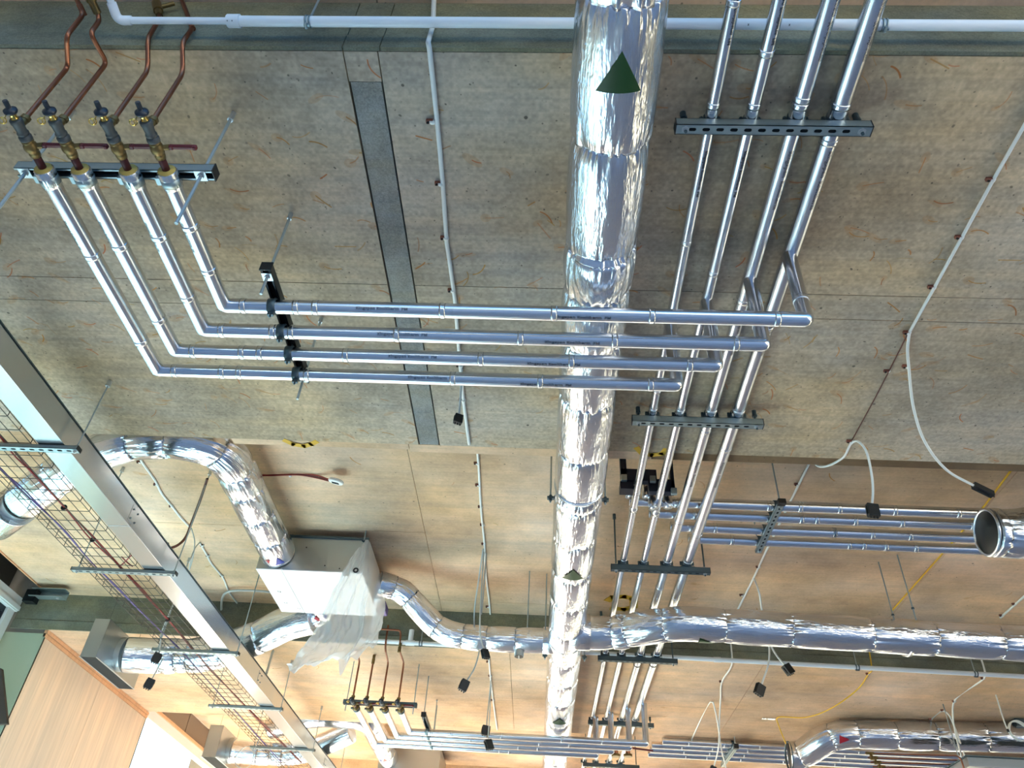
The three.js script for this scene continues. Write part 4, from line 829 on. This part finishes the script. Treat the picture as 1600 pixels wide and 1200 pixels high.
// white waste pipe in front of the third bay's face
{
  const t = thing('waste_pipe', 'white plastic waste pipe along the far slab face behind the branch ducts', 'pipe'), z = -6.955, L = atZ(560, 1000, z), R = W(9, 2.56, z), r = 0.02, at = (px) => { const x = atZ(px, 1025, z).x, k = (x - L.x) / (R.x - L.x); return L.clone().lerp(R, k); };
  part('pipe_run', rod(L, R, r, 20), M.pvc, t);
  for (const px of [655, 1335, 1515]) { const p = at(px); const c = part('pipe_clip', [clampRing(p.clone().add(V(-0.012, 0, 0)), AX, r + 0.004, 0.008), clampRing(p.clone().add(V(0.012, 0, 0)), AX, r + 0.004, 0.008), box(p.x - 0.016, p.x + 0.016, p.y - r - 0.01, p.y - r - 0.002, p.z - 0.006, p.z + 0.006)], M.zincDark, t); part('threaded_rod', rod(p.clone().add(V(0, r, 0)), V(p.x, HIGH + EYE, p.z), 0.0045), M.rod, c); }
  const b = at(638); part('access_tee', [rod(b, b.clone().add(V(0, 0.12, 0)), 0.024, 16), rod(b.clone().add(V(-0.04, 0, 0)), b.clone().add(V(0.04, 0, 0)), 0.025, 18)], M.pvc, t); part('coupler', rod(at(1120).add(V(-0.03, 0, 0)), at(1120).add(V(0.03, 0, 0)), 0.024, 18), M.pvc, t);
}

// ---------------------------------------------------------------- rack of branch pipes on the right of the high bay
{
  const h = 2.69, r = 0.034, z = [[1300, 794], [1300, 812], [1300, 832], [1300, 850]].map((p) => atH(p[0], p[1], h).z), x0 = [0.50, 0.62, 0.80, 0.98];
  z.forEach((zz, i) => {
    const t = thing('insulated_pipe', `foil lagged pipe running right, ${['nearest', 'second', 'third', 'farthest'][i]} of the four in the right rack`, 'pipe', 'right rack pipes');
    laggedPipe(t, [W(MAIN[i][0] - 0.02, h, zz), W(9, h, zz)], r, { joints: [0.3, 0.9 + 0.1 * i, 1.1, 1.35, 1.7 - 0.05 * i, 2.1, 3, 4] });
  });
  const t = thing('strut_bracket', 'slotted strut slanting across the four right rack pipes', 'bracket'), len = 0.66, ch = channelGeo(len, 0.022); ch.rotateY(Math.PI / 2); ch.translate(0, 0, len); part('channel', ch, M.zinc, t);
  const inside = box(-0.017, 0.017, 0.006, 0.01, 0.004, len - 0.004); part('channel_inside', inside, M.slot, t);
  for (const zz of [0.03, len - 0.03]) { const q = part('threaded_rod', rod(V(0, -0.012, zz), V(0, HIGH - 2.632, zz), 0.005), M.rod, t); part('nut', hexnut(V(0, -0.005, zz), UP, 0.01, 0.01), M.galv, q); }
  part('end_block', box(-0.024, 0.024, -0.003, 0.03, len - 0.02, len + 0.02), M.black, t);
  for (const zz of z) part('pipe_clamp', clampRing(V(0, h - 2.632, zz + 4.94), AX, r + 0.004, 0.03), M.zincDark, t);
  t.position.copy(W(1.49, 2.632, -4.94));
}
{
  // dark frame with silver clamps behind the first two main pipes
  const t = thing('pipe_support', 'dark blue steel support with silver clamps behind the two thinner main pipes', 'support'), z = -4.17;
  const B = (ax, ay, bx, by, d = 0.05) => { const a = atZ(ax, ay, z), b = atZ(bx, by, z); return box(Math.min(a.x, b.x), Math.max(a.x, b.x), Math.min(a.y, b.y), Math.max(a.y, b.y), z - d / 2, z + d / 2, 0.003); };
  part('post', B(967, 690, 980, 768), M.navy, t); part('post', B(1043, 708, 1054, 765), M.navy, t); part('cross_bar', B(969, 735, 1026, 755), M.navy, t); part('cross_bar', B(1012, 751, 1054, 772), M.navy, t); part('foot_plate', B(968, 757, 990, 769, 0.08), M.navy, t);
  for (const [x, y] of [[975, 747], [1020, 749], [1053, 768]]) { const p = atZ(x, y, z + 0.05); part('clamp_head', [box(p.x - 0.018, p.x + 0.018, p.y - 0.022, p.y + 0.022, p.z - 0.012, p.z + 0.012, 0.003)], M.zinc, t); }
  for (const [x, y] of [[984, 766], [1010, 766], [1020, 784], [1043, 782]]) { const p = atZ(x, y, z - 0.1); part('lagging_stub', sweep([p.clone().add(V(0, 0.03, 0)), p.clone().add(V(0, -0.05, 0))], 0.03, 20), M.tape, t); }
}
// right hand far rack, behind the lower right duct
{
  const h = 2.6, zz = [[1100, 1161], [1100, 1168], [1100, 1175], [1100, 1182]].map((p) => atH(p[0], p[1], h).z), x0 = atH(1018, 1165, h).x;
  zz.forEach((z, i) => { const t = thing('insulated_pipe', `foil lagged pipe behind the lower right cranked duct, ${nth[i]} of the far right rack`, 'pipe', 'far right rack pipes'); laggedPipe(t, [W(x0 + (i === 0 ? 0.1 : 0), h, z), W(9, h, z)], 0.038, { joints: [0.3 + 0.05 * i, 0.7, 1.1, 1.6, 2.2] }); });
  const t = thing('strut_bracket', 'strut across the far right rack pipes at the lower picture edge', 'bracket'), len = 0.8, ch = channelGeo(len, 0.041); ch.rotateY(Math.PI / 2); ch.translate(0, 0, len); part('channel', ch, M.zinc, t);
  part('end_block', box(-0.026, 0.026, -0.004, 0.046, len - 0.02, len + 0.03), M.black, t); part('threaded_rod', rod(V(0, -0.02, len - 0.02), V(0, LOW - 2.518, len - 0.02), 0.005), M.rod, t);
  for (const z of zz) part('pipe_clamp', clampRing(V(0, h - 2.518, z - zz[3] + 0.1), AX, 0.042, 0.03), M.zincDark, t);
  t.position.copy(W(atH(1150, 1168, 2.53).x, 2.518, zz[3] - 0.1));
}
{
  // two copper stubs with round flanges at the lower edge
  const t = thing('copper_pipe', 'pair of short copper stubs with round flanges at the lower edge by the main pipes', 'pipe');
  for (const [px, py] of [[962, 1178], [981, 1178]]) { const p = atH(px, py, 2.45), s = part('stub', rod(p.clone().add(V(0, 0.12, 0.03)), p.clone().add(V(0, -0.02, 0)), 0.028, 16), M.copper, t); part('flange', rod(p.clone().add(V(0, -0.005, 0)), p.clone().add(V(0, -0.03, 0)), 0.05, 20), M.brass, s); }
  part('red_lever', rod(atH(988, 1169, 2.2), atH(1020, 1173, 2.2), 0.009, 8), M.leverRed, t);
}

// ---------------------------------------------------------------- cables clipped to the soffits
const cH = LOW - 0.009, cH2 = HIGH - 0.009;
cable('cable', 'white cable clipped along the first low soffit left of the big duct', [...pts([[676, -20, 3.0], [675, 22, 2.8]]).map((p) => V(p.x, p.y, N1 + 0.02)), ...pts([[669, 66], [671, 76], [678, 140], [687, 230], [692, 290], [698, 380], [704, 420], [711, 470], [718, 560], [724, 625], [733, 694]], cH)], 0.0095, M.cableWhite, { clips: pts([[676, 190], [689, 287], [697, 372], [708, 454], [720, 571], [724, 625]], cH), group: 'soffit cables' });
cable('cable', 'white cable clipped along the high soffit left of the big duct', smooth(pts([[745, 692], [748, 730], [752, 800], [757, 850], [758, 876], [760, 905], [765, 945], [767, 978]], cH2), 50), 0.0085, M.cableWhite, { clips: pts([[746, 724], [748, 758], [752, 792], [755, 820], [757, 850], [763, 948]], cH2), group: 'soffit cables' });
cable('cable', 'white cable clipped along the third bay left of the big duct, below the cranked duct', smooth(pts([[764, 1030], [766, 1055], [770, 1090], [774, 1120], [777, 1140]], cH), 40), 0.0085, M.cableWhite, { clips: pts([[764, 1034], [767, 1056], [771, 1094]], cH), group: 'soffit cables' });
{
  const t = cable('cable', 'long grey drop cable ending in a black connector, left of the big duct', smooth([...pts([[755, 858, cH2], [748, 905, 2.83], [741, 960, 2.62], [743, 1005, 2.45]]), ...[[748, 1022, -5.75], [741, 1045, -5.72], [728, 1066, -5.7]].map((p) => atZ(...p))], 50), 0.006, M.cableGrey);
  connector(t, atZ(728, 1064, -5.7), V(-0.35, -1, 0), [0.06, 0.08, 0.035]);
}
{
  const t = cable('cable', 'grey drop cable ending in a black connector just below the cranked duct', smooth([atH(756, 862, cH2), atZ(752, 930, -5.8), atZ(750, 985, -5.82), atZ(753, 1005, -5.84), atZ(758, 1018, -5.84)], 40), 0.006, M.cableGrey);
  part('sheath', sweep(smooth([atH(760, 864, cH2), atZ(755, 930, -5.8), atZ(752, 960, -5.82)], 20), 0.006, 8), M.cableGrey, t);
  connector(t, atZ(757, 1016, -5.84), V(0.3, -1, 0), [0.06, 0.07, 0.035], 0.8);
}
{
  const t = cable('cable', 'short drop cable with black connector left of the big duct near the slab edge', smooth([atH(722, 575, cH), atH(720, 612, 2.58), atH(717, 650, 2.5)], 16), 0.006, M.cableGrey);
  connector(t, atH(717, 650, 2.5), V(-0.05, -1, 0), [0.045, 0.055, 0.03]);
}
{
  const t = cable('cable', 'long white cable clipped diagonally across the right of the first soffit, ending in black connector', [...pts([[1640, 122], [1600, 197], [1552, 281], [1503, 371], [1460, 449]], cH), ...smooth([...pts([[1421, 519]], cH), ...pts([[1418, 545, 2.632], [1420, 575, 2.615], [1428, 640, 2.55], [1445, 690, 2.48], [1480, 735, 2.42], [1524, 760, 2.38]])], 90)], 0.0072, M.cableWhite, { clips: pts([[1551, 281], [1502, 371], [1459, 449], [1420, 520], [1418, 573]], cH) });
  connector(t, atH(1522, 759, 2.382), atH(1553, 774, 2.35).sub(atH(1522, 759, 2.382)), [0.034, 0.12, 0.034]);
}
cable('cord', 'thin brown cord running on from the diagonal white cable towards the hooked cable', pts([[1418, 522], [1388, 582], [1364, 628], [1330, 690]], LOW - 0.004), 0.0028, M.cableBrown, { clips: pts([[1389, 580]], LOW - 0.006), category: 'cord' });
{
  const t = cable('cable', 'white cable hooked over the slab edge with a black connector hanging at the right rack', smooth([W(1.6, HIGH - 0.02, -3.93), W(1.62, 2.68, -3.91), ...pts([[1316, 716, 2.63], [1330, 693, 2.635], [1339, 689, 2.62], [1352, 702, 2.55], [1362, 742, 2.42], [1364, 770, 2.34], [1362, 792, 2.28]])], 60), 0.0068, M.cableWhite, { clips: pts([[1330, 690]], cH) });
  connector(t, atH(1362, 790, 2.28), V(-0.05, -1, 0), [0.062, 0.075, 0.035], 0.1);
}
cable('cable', 'white cable clipped straight across the high soffit right of the main pipes', pts([[1272, 709], [1248, 757], [1227, 800], [1197, 861], [1177, 904], [1150, 958]], cH2), 0.0085, M.cableWhite, { clips: pts([[1247, 757], [1186, 886], [1160, 930]], cH2), group: 'soffit cables' });
{
  const t = cable('cable', 'white cable looping down behind the right branch duct to two black connectors', smooth([atH(1178, 903, cH2), atZ(1186, 925, -6.0), atZ(1190, 950, -6.2), atZ(1201, 1000, -6.5), atZ(1201, 1035, -6.5), atZ(1189, 1072, -6.5)], 50), 0.008, M.cableWhite);
  connector(t, atZ(1189, 1071, -6.5), V(-0.45, -1, 0), [0.075, 0.09, 0.045]);
  part('sheath', sweep(smooth([atZ(1192, 955, -6.22), atZ(1203, 1005, -6.5), atZ(1214, 1025, -6.5), atZ(1228, 1041, -6.48)], 30), 0.008, 8), M.cableWhite, t); connector(t, atZ(1227, 1040, -6.48), V(0.6, -1, 0), [0.07, 0.085, 0.045]);
}
{
  const t = cable('cable', 'white cable dropping down the third bay right of the main pipes', smooth([...[[1141, 1000, -7.0], [1144, 1030, -7.0]].map((p) => atZ(...p)), ...pts([[1142, 1042], [1128, 1065], [1126, 1090]], cH), ...pts([[1124, 1125, 2.55], [1123, 1165, 2.42], [1115, 1200, 2.35]])], 60), 0.008, M.cableWhite, { clips: pts([[1128, 1065]], cH) });
  connector(t, atH(1115, 1198, 2.35), V(-0.3, -1, 0), [0.06, 0.07, 0.04]);
  part('sheath', sweep(smooth([...pts([[1080, 1156], [1113, 1096]], cH), ...pts([[1117, 1108, 2.6], [1123, 1140, 2.5], [1127, 1170, 2.42], [1136, 1205, 2.34]])], 50), 0.008, 8), M.cableWhite, t);
}
cable('cable', 'white cables dropping over the lower right duct from a clipped run on the third bay', smooth([...[[1530, 1020, -7.0], [1539, 1050, -7.0]].map((p) => atZ(...p)), ...pts([[1537, 1060], [1491, 1096]], cH), ...pts([[1489, 1120, 2.55], [1494, 1150, 2.42], [1502, 1180, 2.3], [1512, 1215, 2.2]])], 60), 0.008, M.cableWhite, { clips: pts([[1537, 1060], [1492, 1096]], cH) });
cable('cable', 'white cable looping from a short clipped run beside the lower right duct', smooth([...pts([[1443, 1136], [1474, 1111]], cH), ...pts([[1482, 1116, 2.6], [1491, 1135, 2.5], [1502, 1165, 2.4], [1515, 1205, 2.28]])], 50), 0.0075, M.cableWhite, { clips: pts([[1455, 1124], [1474, 1110]], cH) });
cable('cable', 'short white cable on the high soffit at the right picture edge', pts([[1640, 898], [1600, 932], [1563, 965]], cH2), 0.009, M.cableWhite, { clips: pts([[1586, 944], [1566, 962]], cH2), group: 'soffit cables' });
{
  const t = thing('cable_coil', 'coil of white cable hanging at the lower right picture edge', 'cable coil'), c = atZ(1590, 1143, -7.55), loop = [];
  for (let i = 0; i <= 70; i++) { const a = i / 70 * Math.PI * 5; loop.push(c.clone().add(V(Math.cos(a) * (0.085 + 0.004 * Math.sin(i)), Math.sin(a) * 0.085, 0.002 * i * 0.3))); }
  part('sheath', sweep(loop, 0.006, 8), M.cableWhite, t); part('sheath', sweep(smooth([c.clone().add(V(-0.085, 0, 0)), c.clone().add(V(-0.09, 0.06, 0)), V(c.x - 0.085, LOW + EYE - 0.01, c.z)], 12), 0.006, 8), M.cableWhite, t);
  part('cable_tie', sweep([c.clone().add(V(-0.085, 0.012, 0.01)), c.clone().add(V(-0.085, -0.012, 0.01))], 0.016, 10), M.black, t);
}
{
  const t = thing('junction_box', 'dark grey box on the third soffit at the right picture edge behind the cable coil', 'box'), c = atH(1592, 1130, LOW - 0.03);
  part('box_body', box(c.x - 0.06, c.x + 0.12, LOW + EYE - 0.07, LOW + EYE, c.z - 0.06, c.z + 0.06, 0.006), M.zincDark, t); part('box_lid', box(c.x - 0.055, c.x + 0.115, LOW + EYE - 0.076, LOW + EYE - 0.07, c.z - 0.055, c.z + 0.055), M.zinc, t);
}
cable('cable', 'yellow cable running straight across the high soffit at the right', pts([[1592, 719], [1537, 792], [1470, 868], [1393, 955]], cH2), 0.0065, M.yellow);
{
  const t = cable('cable', 'yellow cable sagging across the third bay to the open end of the lower right duct', smooth([...[[1358, 1015, -7.0], [1362, 1046, -7.0]].map((p) => atZ(...p)), ...pts([[1357, 1053, cH], [1340, 1077, 2.6], [1300, 1106, 2.52], [1258, 1121, 2.56], [1214, 1122, cH], [1216, 1132, 2.6], [1228, 1162, 2.46]])], 70), 0.006, M.yellow, { clips: pts([[1357, 1053]], cH) });
  const q = atH(1208, 1124, LOW - 0.004); part('tape_patch', [box(q.x - 0.12, q.x + 0.02, LOW + EYE - 0.006, LOW + EYE - 0.001, q.z - 0.02, q.z + 0.03, 0.002)], M.tape, t);
}
// red wired sensor base
{
  const t = thing('sensor_base', 'round white sensor base hanging on red wires below the high soffit', 'sensor'), c = atH(525, 752, HIGH - 0.075);
  const disc = new THREE.LatheGeometry([[0.014, 0], [0.05, 0], [0.056, 0.006], [0.056, 0.018], [0.05, 0.024], [0.014, 0.024], [0.014, 0]].map(([r, y]) => new THREE.Vector2(r, y)), 32); disc.translate(0, -0.012, 0); disc.rotateZ(-0.2); disc.rotateX(0.25); disc.translate(c.x, c.y, c.z); part('base_plate', disc, M.cableWhite, t);
  const k = box(-0.028, 0.024, -0.016, -0.008, -0.02, 0.012, 0.003); k.rotateZ(-0.2); k.rotateX(0.25); k.translate(c.x, c.y, c.z); part('terminal_block', k, M.slot, t);
  for (let i = 0; i < 3; i++) part('red_wire', sweep(smooth([...pts([[380, 742 + i * 0.7], [420, 742 + i * 0.6], [470, 741 + i * 0.8], [495, 743 + i * 2]], HIGH - 0.012 - 0.004 * i), c.clone().add(V(-0.045, 0.006, 0.01 - 0.012 * i))], 40), 0.0045, 8), i === 1 ? M.cableBrown : M.cableRed, t);
  part('cable_tie', sweep([atH(452, 743, HIGH - 0.014), atH(455, 743, HIGH - 0.014)], 0.012, 10), M.cableWhite, t);
}
// cables on the left of the high bay
cable('cable', 'white cable clipped from under the curved duct towards the brown cable on the left', smooth(pts([[214, 708], [222, 722], [243, 752], [252, 770], [268, 790], [282, 808], [297, 824]], cH2), 40), 0.0085, M.cableWhite, { clips: pts([[219, 722], [245, 757], [269, 791]], cH2) });
cable('cable', 'white cable clipped left of the fan coil beyond the brown cable', smooth(pts([[312, 848], [322, 865], [330, 880], [348, 902], [358, 925], [375, 948]], cH2), 40), 0.008, M.cableWhite, { clips: pts([[317, 852], [326, 868], [348, 900]], cH2) });
cable('cable', 'thin grey cables looping down between the trunking and the brown cable', smooth([atH(299, 825, cH2), atH(304, 845, 2.9), atH(302, 868, 2.8), atH(296, 890, 2.72), atH(298, 874, 2.74), atH(305, 856, 2.88), atH(312, 848, cH2)], 60), 0.005, M.cableGrey);
cable('cable', 'thick brown cable hanging from the curved duct to the trunking', smooth([atH(324, 748, 2.9), atH(315, 775, 2.84), atH(300, 815, 2.72), atH(291, 838, 2.62), atH(279, 851, 2.52), atH(262, 857, 2.42), W(-2.53, 2.36, -4.62)], 50), 0.0095, M.cableBrown);
{
  const t = cable('cable', 'grey cable looped over the tray ending in a black connector by the diffuser duct', smooth([atH(272, 940, 2.5), atZ(262, 965, -5.9), atZ(252, 990, -5.95), atZ(251, 1005, -5.95), atZ(248, 1024, -5.95)], 30), 0.006, M.cableGrey);
  connector(t, atZ(248, 1022, -5.95), V(-0.2, -1, 0), [0.06, 0.075, 0.035]);
}
{
  const t = cable('cable', 'thin cable hanging below the tray with a black connector under the diffuser duct', smooth([atZ(255, 1028, -6.0), atZ(246, 1045, -5.98), atZ(238, 1060, -5.96)], 14), 0.005, M.cableGrey);
  connector(t, atZ(237, 1062, -5.96), V(-0.25, -1, 0), [0.06, 0.075, 0.035]);
}
cable('cable', 'grey wire ring with small black plug at the far slot diffuser box', (() => { const c = atZ(382, 1183, -8.7), l = []; for (let i = 0; i <= 40; i++) { const a = i / 40 * Math.PI * 2; l.push(c.clone().add(V(Math.cos(a) * 0.095, Math.sin(a) * 0.105, 0.03 * Math.sin(a * 2)))); } l.push(c.clone().add(V(0.1, 0.1, 0.02)), c.clone().add(V(0.14, 0.3, 0))); return l; })(), 0.004, M.cableGrey);
{
  const t = cable('cable', 'grey cable with two black connectors hanging in front of the far branch pipes', smooth([atH(767, 1062, cH), atZ(765, 1085, -7.9), atZ(762, 1115, -7.85), atZ(760, 1136, -7.8)], 30), 0.006, M.cableGrey);
  connector(t, atZ(760, 1135, -7.8), V(-0.1, -1, 0), [0.075, 0.09, 0.04], 0.3);
  part('sheath', sweep(smooth([atZ(767, 1070, -7.95), atZ(765, 1120, -7.8), atZ(762, 1158, -7.7)], 24), 0.006, 8), M.cableGrey, t); connector(t, atZ(762, 1157, -7.7), V(0.4, -1, 0), [0.075, 0.09, 0.04], 0.7);
}
{
  const t = thing('copper_pipe', 'row of dark copper pipes below the lower right duct at the picture edge', 'pipe');
  for (let i = 0; i < 5; i++) part('tube', sweep(fillet([atH(1352 + 4 * i, 1177 + 7 * i, 2.1), atH(1500 + 3 * i, 1181 + 7 * i, 2.1), atH(1506 + 3 * i, 1200 + 7 * i, 2.0)], 0.06, 5), 0.0075, 10), M.copper, t);
  for (let i = 0; i < 4; i++) { const q = atH(1360 + 6 * i, 1177 + 7 * i, 2.1); part('brass_union', [rod(q.clone().add(V(-0.04, 0, 0)), q.clone().add(V(0.03, 0, 0)), 0.014, 8), rod(q, q.clone().add(V(0, -0.05, 0.02)), 0.014, 8), hexnut(q.clone().add(V(0, -0.055, 0.02)), UP, 0.02, 0.016)], M.brass, t); }
}
{
  const t = thing('fan_coil_unit', 'dark edge of a grey unit in the lower right corner below the coil of cable', 'fan coil'), a = atH(1515, 1197, 2.0);
  part('casing', box(a.x, a.x + 1.2, 2.0 + EYE, 2.08 + EYE, a.z, a.z - 0.7, 0.005), M.unit, t); part('top_flange', box(a.x - 0.01, a.x + 1.2, 2.08 + EYE, 2.09 + EYE, a.z + 0.012, a.z - 0.7), M.zincDark, t);
  for (const d of [0.1, 0.9]) part('threaded_rod', rod(V(a.x + d, 2.085 + EYE, a.z - 0.35), V(a.x + d, LOW + EYE, a.z - 0.35), 0.005), M.rod, t);
}
// spare rods fixed to the third bay
[[[683, 1093], [677, 1140], 'thin spare rod hanging beside the far dark strut end'], [[552, 1028], [0, 0], 'thin spare rod hanging left of the far valves']].forEach(([a, b, label], i) => { if (i) return; const q = atH(a[0], a[1], LOW), t = thing('drop_rod', label, 'rod'); part('tube', rod(q, q.clone().add(V(0, -0.36, 0)), 0.0045, 8), M.rod, t); part('nut', hexnut(q.clone().add(V(0, -0.012, 0)), UP, 0.012, 0.012), M.galv, t); });

// ---------------------------------------------------------------- bits at the left window
{
  const t = thing('steel_bracket', 'grey steel channel stub at the top of the left window corner', 'bracket'), x0 = -4.86, x1 = -4.53, y0 = 2.875 + EYE, y1 = 2.955 + EYE, z = -6.78;
  part('channel', [box(x0, x1, y0, y0 + 0.006, z, z - 0.09), box(x0, x1, y0, y1, z - 0.084, z - 0.09), box(x0, x1, y1 - 0.006, y1, z, z - 0.09)], M.zinc, t);
  part('angle_cleat', box(x0 - 0.05, x0 + 0.06, y0 - 0.05, y1 - 0.01, z - 0.02, z - 0.1, 0.004), M.strutBlack, t); part('bolt', hexnut(V(x1 - 0.06, y0 - 0.004, z - 0.04), UP, 0.014, 0.01), M.galv, t);
}
{
  const t = thing('board', 'dark brown board standing at the left window below the green reveal', 'board'), z = -6.9, P = [[-14, 1040], [5, 1047], [14, 1132], [-14, 1134]].map((p) => atZ(p[0], p[1], z)), sh = new THREE.Shape();
  P.forEach((p, i) => (i ? sh.lineTo(p.x, p.y) : sh.moveTo(p.x, p.y))); sh.closePath();
  const g = new THREE.ExtrudeGeometry(sh, { depth: 0.03, bevelEnabled: true, bevelSize: 0.003, bevelThickness: 0.003 }); g.translate(0, 0, z); part('panel', g, M.brownBoard, t);
}

// ---------------------------------------------------------------- set every group's origin at its own base
for (const g of scene.children) {
  if (!g.isGroup || g.userData.kind === 'structure' || g.position.lengthSq() > 0) continue;
  const b = new THREE.Box3().setFromObject(g), c = b.getCenter(V(0, 0, 0)); c.y = b.min.y; rootAt(g, c);
}
renderer.render(scene, camera);
